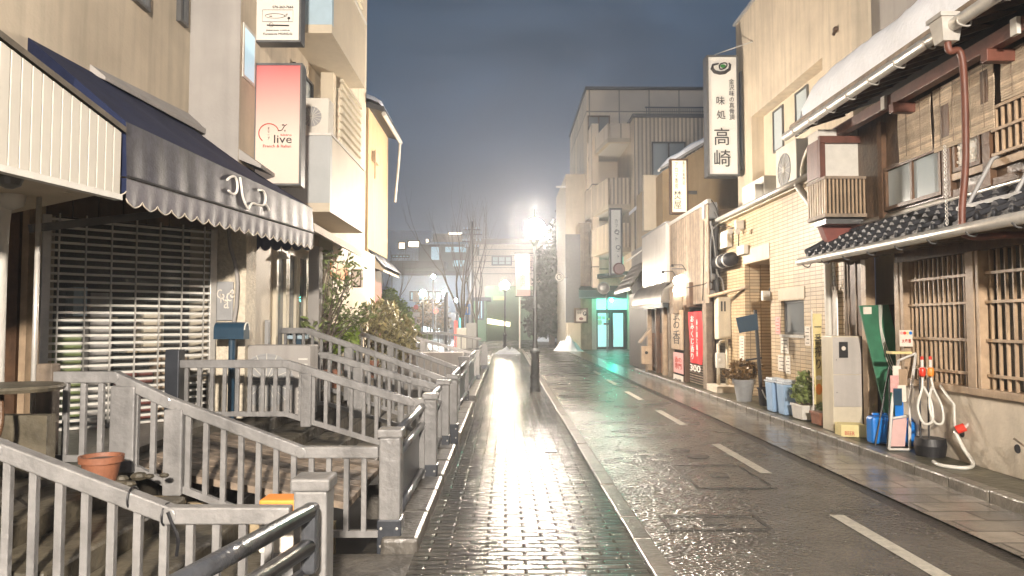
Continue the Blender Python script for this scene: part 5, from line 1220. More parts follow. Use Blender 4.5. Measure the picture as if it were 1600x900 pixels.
# ================================================================ right: incense shop with board front
ins = thing('incense_shop', 'narrow shop with weathered upright boards above and dark posts below', 'shop', (5.2, 20, .1))
XS = 4.6
y0b, y1b, zb_, zt_ = RX(XS, 1045, 1108, 330, 478)
b = B(); y = y0b; k = 0
while y < y1b: b.box(XS, XS+.03+.018*(k % 2), y, y+.085, 2.06, 4.32+.02*(k % 3)); y += .095; k += 1
b.obj('board_cladding', 'grey_wood', ins)
B().box(XS+.05,7.5,17.3,24.8,2.05,4.30).obj('upper_wall', 'panel_brown', ins)
B().box(XS-.02,XS+.06,y0b-.05,y1b+.02,4.33,4.42).obj('top_flashing', 'steel', ins)
B().box(XS+.45,7.5,17.35,24.8,.09,2.045).obj('ground_floor_wall', 'dark_room', ins)
for px, m, w in ((1103,'grey_wood',.16),(1071,'brown_wood',.05),(1047,'grey_wood',.12),(1037,'pale_wood',.10),(1013,'pale_wood',.10),(1026,'brown_wood',.1)):
    y = PX(px,550,XS).y; B().box(XS-.03,XS+.1,y-w,y+w,.09,2.06).obj('post', m, ins, bevel=.008)
b = B(); ya, yb = PX(1008,550,XS).y, PX(1034,550,XS).y; z = .1
while z < 1.3: b.box(XS+.1,XS+.13,min(ya,yb),max(ya,yb),z,z+.07); z += .08
b.obj('slatted_shutter', 'brick_side', ins)
y0, y1, z0, z1 = RX(XS-.05, 1051, 1069, 485, 546)
t = thing('shop_signboard', 'upright wooden signboard brushed with black characters', 'sign', (XS-.05, (y0+y1)/2, z0))
B().box(XS-.09,XS-.05,y0,y1,z0,z1).obj('board', 'pale_wood', t, bevel=.01)
text(vert('お香'), (XS-.095,(y0+y1)/2,(z0+z1)/2), (y1-y0)*.62, (z1-z0)*.72, '-x', 'ink', t)
for lab, pt, pb, m, tx in (('pink and white poster under the wooden signboard',551,583,'pink_paper','香の\n専門'),('plain cream notice below the pink poster',586,615,'paper','営業\n時間')):
    y0, y1, z0, z1 = RX(XS-.06, 1053, 1068, pt, pb); t = thing('poster', lab, 'poster', (XS-.06, (y0+y1)/2, z0)); B().box(XS-.07,XS-.06,y0,y1,z0,z1).obj('sheet', m, t)
    text(tx, (XS-.075,(y0+y1)/2,(z0+z1)/2), (y1-y0)*.7, (z1-z0)*.6, '-x', 'red_ink' if m == 'pink_paper' else 'ink', t)
y0, y1, z0, z1 = RX(XS-.02, 1078, 1098, 487, 568)
t = thing('red_banner', 'red cloth banner with white writing and 300 beneath it', 'banner', (XS, (y0+y1)/2, z0))
b = B(); n = 16; vs = []
for i in range(n+1):
    for j in range(9): vs.append(V((XS-.03+.02*math.sin(j*1.4+i*.2), y0+(y1-y0)*j/8, z1+(z0-z1)*i/n)))
b.add(vs, [(i*9+j, (i+1)*9+j, (i+1)*9+j+1, i*9+j+1) for i in range(n) for j in range(8)]); b.obj('cloth', 'red_cloth', t, smooth=True)
text(vert('おみくじ香り'), (XS-.07,y0+(y1-y0)*.62,(z0+z1)/2), (y1-y0)*.26, (z1-z0)*.85, '-x', 'white_ink', t)
text(vert('香り袋と線香'), (XS-.07,y0+(y1-y0)*.25,(z0+z1)/2), (y1-y0)*.10, (z1-z0)*.7, '-x', 'white_ink', t)
q = RX(XS-.02, 1080, 1098, 569, 582); text('300', (XS-.06,(q[0]+q[1])/2,(q[2]+q[3])/2), (q[1]-q[0])*.9, (q[3]-q[2])*.8, '-x', 'white_ink', t)
b = B(); z = .15
while z < 1.0: b.box(XS,XS+.02,y0-.1,y1+.1,z,z+.02); z += .06
tag(b.obj('slatted_fence', 'grey_wood'), 'low slatted screen under the red banner', 'screen')
# glowing lantern sign and its wooden box
p = PY(1065, 446, 18.9)
t = thing('lantern_sign', 'overexposed white glowing sign panel hung before the boards', 'lit sign', (p.x, p.y, p.z-.3))
b = B(); w = 13*18.9/F; h = 18*18.9/F
pts = [V((p.x+x_*w, 18.9, p.z+z_*h)) for x_, z_ in ((-.75,.75),(-.4,.85),(0,.95),(.45,.9),(.85,.95),(.95,.3),(.8,-.1),(.9,-.6),(.6,-.8),(0,-.9),(-.75,-.95),(-.95,-.4),(-.7,0),(-.95,.4))]
b.poly(pts, (0,.1,0)); b.obj('glowing_face', 'lantern_white', t)
B().box(4.3,XS,18.95,19.0,p.z+.42,p.z+.45).obj('arm', 'steel_dark', t)
x0, x1, z0, z1 = RY(18.0, 1077, 1098, 441, 480); B().box(x0,x1,18.0,18.3,z0,z1).obj('wooden_box', 'brown_wood', t, bevel=.01)
for px, py in ((1048,424),(1063,414)):
    p = PX(px, py, 4.45); t = thing('gooseneck_lamp', 'small dark lamp arm on the boards, %s' % ('left one' if px == 1048 else 'right one'), 'lamp', p)
    B().tube([(XS,p.y,p.z-.15),(XS-.1,p.y,p.z),(XS-.35,p.y,p.z)], .012, 6).obj('arm', 'black', t); B().lathe((XS-.36,p.y,p.z), [(.05,-.05),(.02,.02)], 10).obj('shade', 'black', t)
# utility post with cables and boxes
up = thing('utility_post', 'weathered wooden post carrying cables and grey boxes', 'pole', (4.75, 17.1, .1))
B().box(4.66,4.84,16.98,17.18,.09,2.1).obj('post', 'grey_wood', up, bevel=.01)
B().tube([(4.9,17.05,2.0),(4.9,17.05,4.3)], .07, 12).obj('upper_pole', 'steel_dark', up)
x0, x1, z0, z1 = RY(16.9, 1098, 1119, 317, 342); B().box(x0,x1,16.8,17.0,z0,z1).obj('box', 'grey_metal', up, bevel=.01)
for px, py, s_ in ((1112,432,.09),(1108,446,.07),(1112,458,.08),(1106,420,.05)):
    p = PY(px, py, 16.8); B().lathe((p.x,p.y,p.z-.08), [(s_*.7,0),(s_,.03),(s_,.12),(s_*.6,.15)], 12).obj('insulator', 'grey_metal', up)
for k, pts in enumerate((((1108,325),(1104,350),(1106,380),(1112,410),(1106,440),(1085,447),(1072,450)),((1116,330),(1122,342),(1120,352),(1112,362),(1110,400),(1112,440)),((1104,320),(1110,312),(1118,322),(1124,340)),((1110,345),(1117,390),(1120,425),(1128,438),(1132,462)),((1100,345),(1100,400),(1098,470)))):
    B().tube([PY(x,y,16.75-.05*k) for x, y in pts], .018 if k in (1,3) else .010, 7).obj('cable', 'grey_metal' if k in (1,3) else 'black', up, smooth=True)
# blank grey sign sheet, awning, mailbox
y0, y1, z0, z1 = RX(XS-.05, 1006, 1044, 360, 447)
t = thing('blank_signboard', 'large blank grey sheet sign beside the weathered boards', 'sign', (XS, (y0+y1)/2, z0))
B().box(XS-.10,XS+.04,y0,y1,z0,z1-.0).obj('sheet', 'grey_sheet', t, bevel=.01); B().box(XS-.11,XS+.05,y0-.02,y1+.02,z1+.002,z1+.05).obj('cap', 'grey_metal', t)
y0, y1, z0, z1 = RX(4.3, 996, 1042, 450, 482)
t = thing('shop_awning', 'low brown awning with a pale hem under the blank grey sign', 'awning', (4.4, (y0+y1)/2, z0))
b = B(); n = 8; vs = []
for j in range(13):
    y = y0+(y1-y0)*j/12
    for i in range(n+1): u = i/n*math.pi/2; vs.append(V((4.55-.42*math.sin(u)+.01*math.sin(j*2), y, 2.15+.62*math.cos(u)-(.02 if j % 3 else 0))))
b.add(vs, [(j*(n+1)+i, (j+1)*(n+1)+i, (j+1)*(n+1)+i+1, j*(n+1)+i+1) for j in range(12) for i in range(n)]); b.obj('canvas', 'brown_awning', t, smooth=True)
B().box(4.11,4.15,y0,y1,2.10,2.16).obj('hem', 'paper', t); b = B(); b.poly([(4.55,y0,2.15),(4.13,y0,2.15),(4.2,y0,2.5),(4.55,y0,2.77)], (0,-.02,0)); b.obj('end_flap', 'brown_awning', t)
B().box(4.35,4.6,y0-.5,y0-.1,1.85,2.55).obj('shutter_housing', 'grey_wood', t, bevel=.01)
p = PY(1009, 555, 22.5)
t = thing('post_box', 'little wooden house shaped post box with a tilted lid', 'post box', (p.x, 22.5, .1))
B().box(p.x-.12,p.x+.18,22.5,22.7,.35,.9).obj('box', 'pale_wood', t, bevel=.01); B().bar((p.x-.2,22.5,1.0),(p.x+.15,22.5,1.45), .4, .03).obj('lid', 'pale_wood', t)
B().lathe((p.x+.02,22.495,.7), [(.05,0),(.05,.006),(.001,.006)], 12, 'y').obj('hole', 'black', t); B().box(p.x,p.x+.06,22.55,22.6,.1,.35).obj('leg', 'grey_wood', t)
# ---------------------------------------------------------------- tan gabled house, aroma sign, brush lettered sign
tg = thing('gabled_house', 'tan plastered house with a snowy gable edge behind the board fronted shop', 'house', (8, 26, 0))
Yg = 24.9; gl = PY(1035, 268, Yg); gt = PY(1165, 190, Yg)
b = B(); b.poly([(gl.x,Yg,2.0),(10,Yg,2.0),(10,Yg,gt.z+.3),(gt.x,Yg,gt.z),(gl.x,Yg,gl.z)], (0,5,0)); b.obj('wall', 'tan_wall', tg)
b = B(); b.bar(V((gl.x-.15,Yg-.12,gl.z+.02)), V((gt.x+.2,Yg-.12,gt.z+.18)), .35, .08); b.obj('roof_edge', 'grey_metal', tg)
b = B(); n = 24; vs = []
for i in range(n+1):
    q = lerp(V((gl.x-.12,Yg-.12,gl.z+.08)), V((gt.x+.2,Yg-.12,gt.z+.24)), i/n)
    for j in range(7): a_ = math.pi*j/6; e_ = min(1, i/3+.15); vs.append(q+V((0, -.18*math.cos(a_), (.20+.03*math.sin(i))*math.sin(a_)*e_)))
b.add(vs, [(i*7+j, (i+1)*7+j, (i+1)*7+j+1, i*7+j+1) for i in range(n) for j in range(6)]); tag(b.obj('roof_snow', 'snow', smooth=True), 'snow ridge along the tan gable edge', 'snow')
def panel_sign(name, label, px0, px1, pt, pb, Y, dep, facem, fm, grp=None):
    a_ = PY(px0, pt, Y); c_ = PY(px1, pb, Y); t = thing(name, label, 'sign', ((a_.x+c_.x)/2, Y, c_.z), grp); f = .045*Y/18
    b = B(); b.box(a_.x,c_.x,Y,Y+dep,c_.z,c_.z+f); b.box(a_.x,c_.x,Y,Y+dep,a_.z-f,a_.z); b.box(a_.x,a_.x+f,Y,Y+dep,c_.z+f,a_.z-f); b.box(c_.x-f,c_.x,Y,Y+dep,c_.z+f,a_.z-f)
    b.obj('frame', fm, t); B().box(a_.x+f,c_.x-f,Y+.02,Y+dep-.02,c_.z+f,a_.z-f).obj('face', facem, t); return t
Y_ = 22.0; k_ = Y_/F
t = panel_sign('upright_sign', 'lit cream upright sign with katakana and brush characters, before the tan gable', 1047, 1076, 248, 334, Y_, .2, 'sign_cream', 'brown_wood')
for s_, px, py, w, h, m in (('アロマ香房',1057,274,5,42,'ink'),('焚屋',1059,312,12,29,'ink'),('香りの専門店',1068.5,270,3.4,38,'ink')):
    p = PY(px, py, Y_); text(vert(s_), (p.x, Y_+.012, p.z), w*k_, h*k_, '-y', m, t)
B().box(PY(1076,300,Y_).x, PY(1090,300,Y_).x, Y_+.05, Y_+.12, PY(1060,300,Y_).z-.05, PY(1060,300,Y_).z+.05).obj('arm', 'steel_dark', t)
Y_ = 18.2; k_ = Y_/F
t = panel_sign('tall_sign', 'tall white upright sign with green leaf bowl mark, on the beige building corner', 1104, 1156, 86, 275, Y_, .35, 'sign_white', 'steel_dark')
for s_, px, py, w, h in (('味',1126,157,13,14),('処',1127,179,14,14),('高',1128,213,24,28),('崎',1129,247,26,27),('金沢味の真骨頂',1143.5,155,8.5,66)):
    p = PY(px, py, Y_); text(vert(s_), (p.x, Y_+.012, p.z), w*k_, h*k_, '-y', 'ink', t)
def sp_(x, y): p = PY(x, y, Y_); return (p.x, Y_+.01, p.z)
b = B(); b.tube([sp_(x, y) for x, y in ((1123,99),(1114,101),(1113,107),(1117,112),(1125,114),(1133,113),(1140,108),(1141,101),(1139,98))], [.02,.03,.045,.045,.045,.045,.04,.03,.015], 6); b.tube([sp_(x, y) for x, y in ((1124,104),(1126,100),(1133,98),(1136,101),(1133,106),(1126,108),(1124,104))], .018, 5); b.obj('bowl_mark', 'ink', t)
b = B(); p = sp_(1130, 103); b.ball(p, .07, 12, (1,.15,.7)); b.obj('leaf_mark', 'green_ink', t)
a = PY(1157,185,18.4); b = B(); b.box(a.x,6.0,18.35,18.5,PY(1157,265,18.4).z,PY(1157,112,18.4).z); b.obj('mounting_frame', 'steel_dark', t)
b = B(); b.tube([PY(1116,86,18.3), PY(1135,79,18.2), PX(1176,65,5.99)], .012, 5); b.obj('stay_wire', 'steel', t)
# ---------------------------------------------------------------- row of small buildings between
def small_building(label, x0, x1, y0, y1, z1, m):
    t = thing('small_building', label, 'building', ((x0+x1)/2, (y0+y1)/2, 0)); B().box(x0,x1,y0,y1,-.02,z1).obj('wall', m, t); return t
t = small_building('narrow grey building with a snowy sloped roof edge', 5.75, 9, 28.9, 32, 6.6, 'grey_plaster')
b = B(); b.hexa([V((5.4,28.85,6.3)),V((7.4,28.85,7.9)),V((7.4,32,7.9)),V((5.4,32,6.3))],[V((5.4,28.85,6.45)),V((7.4,28.85,8.05)),V((7.4,32,8.05)),V((5.4,32,6.45))]); b.obj('roof', 'snow', t)
p0, p1 = RY(26.0, 1006, 1030, 273, 360), None
t = thing('blank_sign', 'plain cream sign panel standing above the blank grey sheet', 'sign', (p0[0], 26, 4)); B().box(p0[0],p0[1],26,26.3,p0[2],p0[3]).obj('panel', 'cream_paint', t, bevel=.01); B().box(p0[1]+.003,p0[1]+.3,26.02,26.28,p0[2]-2,p0[3]-.1).obj('side_frame', 'steel_dark', t)
t = small_building('low dark shop with a rounded metal tiled eave', 4.95, 7, 25.0, 28.8, 4.4, 'grey_plaster')
kawara('metal_tiled_eave', 4.25, 4.95, 2.75, 3.75, 25.0, 28.8, .30, 5, t, 'brown_awning', .06)
b = B(); b.box(4.8,4.94,25,28.6,.0,2.7); b.obj('shop_front', 'brown_wood', t)
b = B(); b.tube([(4.1,24.9,3.7),(4.9,24.9,4.25)], .03, 6); b.obj('eave_pipe', 'white_trim', t)
# ---------------------------------------------------------------- five storey building with teal door
fb = thing('panelled_building', 'five storey beige panelled building with stepped balconies and a teal lit entrance', 'building', (9, 50, 0))
def FY(Y, px, py): return PY(px, py, Y)
B().box(FY(46,917,300).x,16,46,58,3.6,FY(46,1000,141).z).obj('main_wall', 'facade_panel', fb)
B().box(FY(46,915,300).x,16.1,45.9,58.1,FY(46,1000,140).z,FY(46,1000,136).z).obj('parapet', 'steel_dark', fb)
B().box(FY(40,991,300).x,14,40,45.89,3.6,FY(40,1040,184).z).obj('wing_wall', 'facade_rib', fb)
B().box(FY(40,989,300).x,14.1,39.9,45.95,FY(40,1040,184).z+.01,FY(40,1040,181).z+.1).obj('wing_parapet', 'steel_dark', fb)
b = B(); zr = FY(40,1050,180).z
for k in range(46): x = FY(40.5,1010,180).x+k*.12; b.box(x,x+.03,40.5,40.53,zr,zr+.55)
b.box(FY(40.5,1008,180).x,13.9,40.49,40.54,zr+.55,zr+.62); b.obj('roof_railing', 'steel_dark', fb)
B().box(FY(40.3,1010,180).x,13,40.2,45,zr,zr+.12).obj('roof_ledge_snow', 'snow', fb)
xw = RY(40,1018,1071,222,263); win_y(fb, 40, xw[0], xw[1], xw[2]-.6, xw[3], 'grey_glass', 'steel_dark', 2, .1, .08)
xw = RY(46,918,953,181,224); win_y(fb, 46, xw[0], xw[1], xw[2], xw[3], 'window_glass', 'brown_wood', 2, .08, .08)
# stepped balconies
for i, (pt, pb, slab, xl) in enumerate(((200,229,258,928),(283,330,345,922),(352,396,440,921))):
    xa, xb = FY(43,xl,300).x, FY(40,990,300).x; z0, z1 = FY(42,950,pb).z, FY(42,950,pt).z
    b = B(); b.poly([(xa,45.9,z0),(FY(41,950,300).x,41,z0),(xb,41,z0),(xb,45.9,z0)], (0,0,.25)); bl = b.obj('balcony', 'cream_paint', fb)
    b = B(); b.hexa([V((xa,45.9,z0+.26)),V((FY(41,950,300).x,41,z0+.26)),V((FY(41,950,300).x+.15,41.15,z0+.26)),V((xa+.2,45.9,z0+.26))],[V((xa,45.9,z1)),V((FY(41,950,300).x,41,z1)),V((FY(41,950,300).x+.15,41.15,z1)),V((xa+.2,45.9,z1))]); b.box(FY(41,950,300).x+.16,xb-.01,41,41.15,z0+.26,z1); b.obj('balcony_wall', 'facade_rib' if i else 'facade_panel', bl)
    b = B(); b.poly([(xa+.2,45.85,z0-.02),(FY(41,950,300).x+.2,41.2,z0-.02),(xb,41.2,z0-.02),(xb,45.85,z0-.02)], (0,0,.015)); b.obj('soffit', 'white_trim', bl)
B().box(FY(46,917,300).x+.1,FY(46,930,300).x,44.2,45.99,3.6,FY(46,917,205).z).obj('corner_pier', 'facade_panel', fb)
# ground floor with the teal entrance
e0 = RY(45.5, 931, 979, 465, 548)
b = B(); b.box(FY(46,917,500).x,e0[0]-.35,45.2,58,0,3.59); b.box(e0[1]+.1,14,45.2,58,0,3.59); b.obj('ground_floor_wall', 'cream_paint', fb)
B().box(e0[0]-.35,e0[0]-.02,45.0,45.6,0,3.58).obj('entrance_jamb', 'white_trim', fb)
B().box(e0[0],e0[1]+.1,46.0,46.2,0,3.58).obj('entrance_back', 'teal_dark', fb)
B().box(e0[0]-.02,e0[1]+.1,45.75,45.95,2.45,3.4).obj('entrance_transom', 'door_glow', fb)
for xa, xb in ((e0[0]+.03, (e0[0]+e0[1])/2-.03), ((e0[0]+e0[1])/2+.03, e0[1]-.05)):
    f = win_y(fb, 45.8, xa, xb, .02, 2.35, 'door_glow', 'door_frame', 1, .06, .12, 'glass_door')
    B().tube([((xa+xb)/2+(.32 if xa < 6.0 else -.32), 45.68, .6),((xa+xb)/2+(.32 if xa < 6.0 else -.32), 45.68, 1.5)], .02, 6).obj('handle', 'steel', f)
for k, (dx, z, w, h, m) in enumerate(((.15,1.85,.22,.2,'paper'),(.42,1.86,.2,.18,'paper'),(.15,1.5,.25,.3,'paper'),(.5,1.5,.3,.12,'red_paint'),(.68,1.8,.2,.12,'yellow_print'))):
    B().box(e0[0]+dx,e0[0]+dx+w,45.70,45.715,z,z+h).obj('door_poster', m, fb)
b = B(); b.hexa([V((FY(43,905,460).x,43.2,3.1)),V((FY(43,980,460).x,43.2,3.1)),V((FY(45,980,460).x,45.1,3.1)),V((FY(45,905,460).x,45.1,3.1))],[V((FY(43,905,460).x,43.2,3.55)),V((FY(43,980,460).x,43.2,3.55)),V((FY(45,980,460).x,45.1,3.9)),V((FY(45,905,460).x,45.1,3.9))]); b.obj('entrance_canopy', 'teal_dark', fb)
B().box(FY(44,973,400).x,FY(44,987,400).x,43.9,45.1,FY(44,980,430).z,FY(44,980,383).z).obj('teal_tiled_column', 'teal_tile_glow', fb)
b = B(); b.hexa([V((FY(42,933,430).x,42,4.25)),V((FY(42,985,430).x,42,4.4)),V((FY(44,985,430).x,44,4.4)),V((FY(44,933,430).x,44,4.25))],[V((FY(42,933,430).x,42,4.4)),V((FY(42,985,430).x,42,4.6)),V((FY(44,985,430).x,44,4.6)),V((FY(44,933,430).x,44,4.4))]); b.obj('upper_canopy', 'teal_dark', fb)
lo = B().ball((FY(44,958,465).x,44.6,2.98), .09, 10).obj('entrance_lamp', 'teal_lamp', fb)
Y_ = 40.0; k_ = Y_/F
t = panel_sign('upright_sign', 'pale upright sign with a round red fruit mark on the panelled building', 952, 973, 325, 430, Y_, .4, 'sign_white', 'steel_dark')
for s_, px, py, w, h in (('カフェ',963,352,4,20),('Q',964,363,8,8),('ト',964,373,4,5),('Q',966,387,8,8),('ート',966,398,4,12)):
    p = PY(px, py, Y_); text(vert(s_), (p.x, Y_-.004+.02, p.z), w*k_, h*k_, '-y', 'ink', t)
p = PY(967, 420, Y_); b = B(); b.lathe((p.x,Y_-.02,p.z), [(.33,0),(.33,.02),(.001,.02)], 24, 'y'); b.obj('fruit_mark', 'red_paint', t); b = B(); b.lathe((p.x+.03,Y_-.05,p.z), [(.27,0),(.27,.02),(.001,.02)], 24, 'y'); b.obj('fruit_face', 'pink_board', t)
p = PY(943, 450, 41.5)
t = thing('traffic_mirror', 'round convex traffic mirror under the balconies', 'mirror', (p.x, 41.5, 0))
B().lathe(p, [(.36,0),(.36,.05),(.34,.05),(.32,.03)], 24, 'y').obj('rim', 'white_trim', t); B().ball(p+V((0,0,0)), .32, 20, (1,.25,1)).obj('mirror_face', 'steel', t, smooth=True); B().tube([(p.x+.2,41.6,0),(p.x+.2,41.6,p.z)], .04, 8).obj('post', 'steel_dark', t)
# narrow cream building with grey hanging sign and poster
cb = thing('narrow_building', 'narrow cream building left of the panelled one', 'building', (4.7, 50, 0))
B().box(FY(47,884,300).x,FY(47,917,300).x-.02,47,56,0,FY(47,900,272).z).obj('wall', 'cream_paint', cb)
B().box(FY(44.5,905,300).x,FY(44.5,925,300).x,44.9,46.9,0,FY(46,910,352).z).obj('front_wall', 'tan_board', cb)
b = B(); b.box(FY(47,869,290).x,FY(47,884,290).x,47.1,47.2,FY(47,880,293).z,FY(47,880,290).z); b.obj('roof_spout', 'white_trim', cb)
x0, x1, z0, z1 = RY(44, 884, 907, 366, 504); t = thing('grey_hoarding', 'tall plain grey board on the narrow cream building corner', 'board', (x0, 44, 0)); B().box(x0,x1,44,44.3,z0,z1).obj('board', 'steel_dark', t); B().box(x0+.1,x1,44.02,44.5,0,z0-.01).obj('base_wall', 'cream_paint', t)
Y_ = 43.5; k_ = Y_/F
t = panel_sign('parking_poster', 'tan parking poster with a black P on the corner wall', 897, 919, 481, 505, Y_, .1, 'paper', 'brown_wood')
p = PY(905,487,Y_); text('お客様駐\n車場', (p.x,Y_-.0+.01,p.z), 13*k_, 7*k_, '-y', 'ink', t); p = PY(914,490,Y_); B().lathe((p.x,Y_+.018,p.z), [(.13,0),(.13,.01),(.001,.01)], 16, 'y').obj('disc', 'ink', t); text('P', (p.x,Y_-.0,p.z), .12, .15, '-y', 'white_ink', t)
p = PY(908,498,Y_); b = B(); b.ball((p.x,Y_+.01,p.z), .13, 10, (1,.1,.7)); b.obj('printed_shape', 'red_paint', t)
# ================================================================ far background
def far_building(label, x0, x1, y0, y1, z1, m, wins=None, roof=None, wm='window_cold', name='far_building'):
    t = thing(name, label, 'building', ((x0+x1)/2, (y0+y1)/2, 0)); B().box(x0,x1,y0,y1,-.01,z1).obj('wall', m, t)
    if roof: B().box(x0-.4,x1+.4,y0-.4,y1+.4,z1+.002,z1+roof).obj('roof', 'far_roof', t)
    for w in wins or (): 
        q = RY(y0, *w[:4]); win_y(t, y0, q[0], q[1], q[2], q[3], w[4] if len(w) > 4 else wm, 'far_dark', w[5] if len(w) > 5 else 1, .12, .15)
    return t
def fbx(Y, p0_, p1_, pt): return FY(Y,p0_,pt).x, FY(Y,p1_,pt).x, FY(Y,(p0_+p1_)/2,pt).z
x0, x1, z1 = fbx(120, 606, 664, 372); t = far_building('pale blue white hotel tower with two lit top windows', x0, x1, 120, 135, z1, 'far_white', [(622,634,378,390,'window_glow'),(637,656,376,387,'window_glow'),(612,640,398,403,'window_cold',5),(612,640,410,415,'grey_glass',5),(612,640,422,427,'window_cold',5)])  # cold lit rows below the top windows are added to brighten the tower
B().box(x0-1,x1+1,121,134,z1+.01,z1+1.3).obj('penthouse', 'far_white', t)
x0, x1, z1 = fbx(118, 652, 728, 364); t = far_building('wide pale building with a flat top behind the bare tree', x0, x1, 122, 137, z1-1.0, 'far_white', [(662,671,372,380,'window_glow'),(700,724,362,368,'window_glow')]); B().box(x0+2,x1-1,123,130,z1-.99,z1+.5).obj('penthouse', 'far_beige', t)
x0, x1, z1 = fbx(100, 654, 745, 382); t = far_building('dark glazed block with teal windows below the pale tower', x0, x1, 100, 112, z1, 'far_dark', [(672,688,384,408,'window_cold'),(694,730,384,396,'window_cold',3),(706,728,405,418,'window_cold',2)])
x0, x1, z1 = fbx(95, 612, 690, 420); t = far_building('low dark roofed building left of the street lights', x0, x1, 95, 99, z1, 'far_dark', [(640,664,438,446,'grey_glass',3)], 1.0)
x0, x1, z1 = fbx(90, 617, 730, 432); t = far_building('long low pale building behind the street lights', x0, x1, 88, 92, z1, 'far_white', [(640,700,455,470,'window_cold',6)], .5)
x0, x1, z1 = fbx(84, 740, 884, 382); t = far_building('big windowless beige building behind the green hoarding', x0, x1, 84, 98, z1, 'far_beige', [(768,800,400,415,'grey_glass',3)], .6); 
b = B()
for k in range(5): z = z1-.6-k*.7; b.box(x0,x1,83.9,83.98,z,z+.06)
b.obj('facade_band', 'far_dark', t)
x0, x1, z1 = fbx(70, 758, 800, 447); t = far_building('green shed with a lit yellow sign behind the snow heap', x0, x1+2.2, 70, 76, z1, 'hoarding_green'); 
q = RY(69.8, 771, 790, 463, 469); B().box(q[0],q[1],69.8,69.95,q[2],q[3]).obj('yellow_sign', 'yellow_print', t)
q = RY(69.6, 760, 797, 497, 507); b = B(); b.poly([(q[0],69.7,q[3]),(q[1],69.7,q[2]+.2),(q[1],69.7,q[2]-.2),(q[0],69.7,q[3]-.5)], (0,.1,0)); b.obj('lit_strip', 'window_glow', t)
x0, x1, z1 = fbx(66, 738, 760, 470); t = far_building('small green glass kiosk beside the green shed', x0, x1, 66, 69, z1, 'hoarding_green', [(744,756,468,500,'window_cold',2)], .3, name='kiosk')
x0, x1, z1 = fbx(75, 800, 850, 450); t = far_building('plain low wall building right of the green shed', x0, x1, 77, 82, z1, 'far_beige', [(824,832,498,505,'window_glow')], .3)
x0, x1, z1 = fbx(80, 700, 735, 480); t = far_building('bright shop front glowing at the end of the street', FY(75,640,500).x, FY(75,712,500).x, 76, 80, 2.7, 'far_dark', [(645,655,510,524,'shop_glow'),(657,690,508,524,'shop_glow',3),(716,722,492,520,'green_glow')])
x0, x1, z1 = fbx(60, 560, 612, 400); t = far_building('dark house beyond the tan house, mostly hidden', -16, x1-.6, 40, 52, 8.5, 'far_dark')
# wooded hill
b = B(); n = 60; vs = []
for i in range(n+1):
    for j in range(6):
        x = -140+280*i/n; y = 230+j*22; h = (16+9*math.sin(x*.03+1)+4*noise.noise(V((x*.1, y*.1, 0))))*(math.sin(min(1, j/3)*math.pi/2)) if x < 30 else (6+3*noise.noise(V((x*.1,y*.1,0))))*min(1,j/3)
        vs.append(V((x, y, max(-.5, h-.5))))
b.add(vs, [(i*6+j, (i+1)*6+j, (i+1)*6+j+1, i*6+j+1) for i in range(n) for j in range(5)]); b.obj('hill', 'foliage_dark', kind='structure')
# pylon mast
t = thing('mast', 'dark pole top crowded with crossarms above the bare tree', 'utility pole', (FY(62,737,400).x, 62, 0))
xm = FY(62,737,400).x; zt = FY(62,737,346).z
B().tube([(xm,62,0),(xm,62,zt)], [.2,.11], 10).obj('pole', 'far_dark', t)
for k, (dz, w) in enumerate(((.7,.7),(1.1,.9),(1.7,.8),(2.2,.6))):
    B().bar((xm-w,62,zt-dz),(xm+w,62,zt-dz), .08, .1).obj('crossarm', 'far_dark', t)
    b = B()
    for u in (-1,-.6,.6,1): b.tube([(xm+u*w*.9,62,zt-dz),(xm+u*w*.9,62,zt-dz+.22)], .05, 6)
    b.obj('insulator_row', 'far_white', t)
B().lathe((xm+.4,62,zt-2.9), [(.2,0),(.24,.1),(.24,.6),(.1,.7)], 12).obj('transformer', 'grey_metal', t)
# street lamps
def street_lamp(x, y, label, globe_m='lamp_globe', grp='globe street lamps along the kerb', h=3.78):
    t = thing('street_lamp', label, 'street lamp', (x, y, .03), grp)
    B().lathe((x,y,.03), [(.125,0),(.125,.10),(.105,.13),(.105,.30),(.115,.32),(.115,.36),(.095,.40),(.095,.86),(.12,.89),(.12,.94),(.07,1.0),(.055,1.1)], 16).obj('base', 'lamp_paint', t, smooth=False)
    b = B(); b.tube([(x,y,1.1),(x,y,h-.32)], [.052,.040], 12); b.lathe((x,y,1.9), [(.05,0),(.065,.02),(.065,.05),(.05,.07)], 12); b.lathe((x,y,h-.40), [(.04,0),(.07,.05),(.10,.12),(.14,.17),(.05,.2)], 16); b.obj('post', 'lamp_paint', t)
    B().ball((x,y,h), .235, 24).obj('globe', globe_m, t, smooth=True)
    B().lathe((x,y,h+.22), [(.09,0),(.07,.04),(.02,.09),(.012,.25)], 12).obj('finial', 'lamp_paint', t)
    return t
LX = PY(836, 500, 17.0).x
l1 = street_lamp(LX, 17.0, 'nearest globe street lamp standing on the footpath, with a hanging banner')
street_lamp(-.04, 42.0, 'second globe street lamp, beyond the snow by the green shed', 'lamp_globe_far')
street_lamp(.90, -6.0, 'brighter street lamp of the same row behind the camera', 'lamp_globe_large', h=4.7)
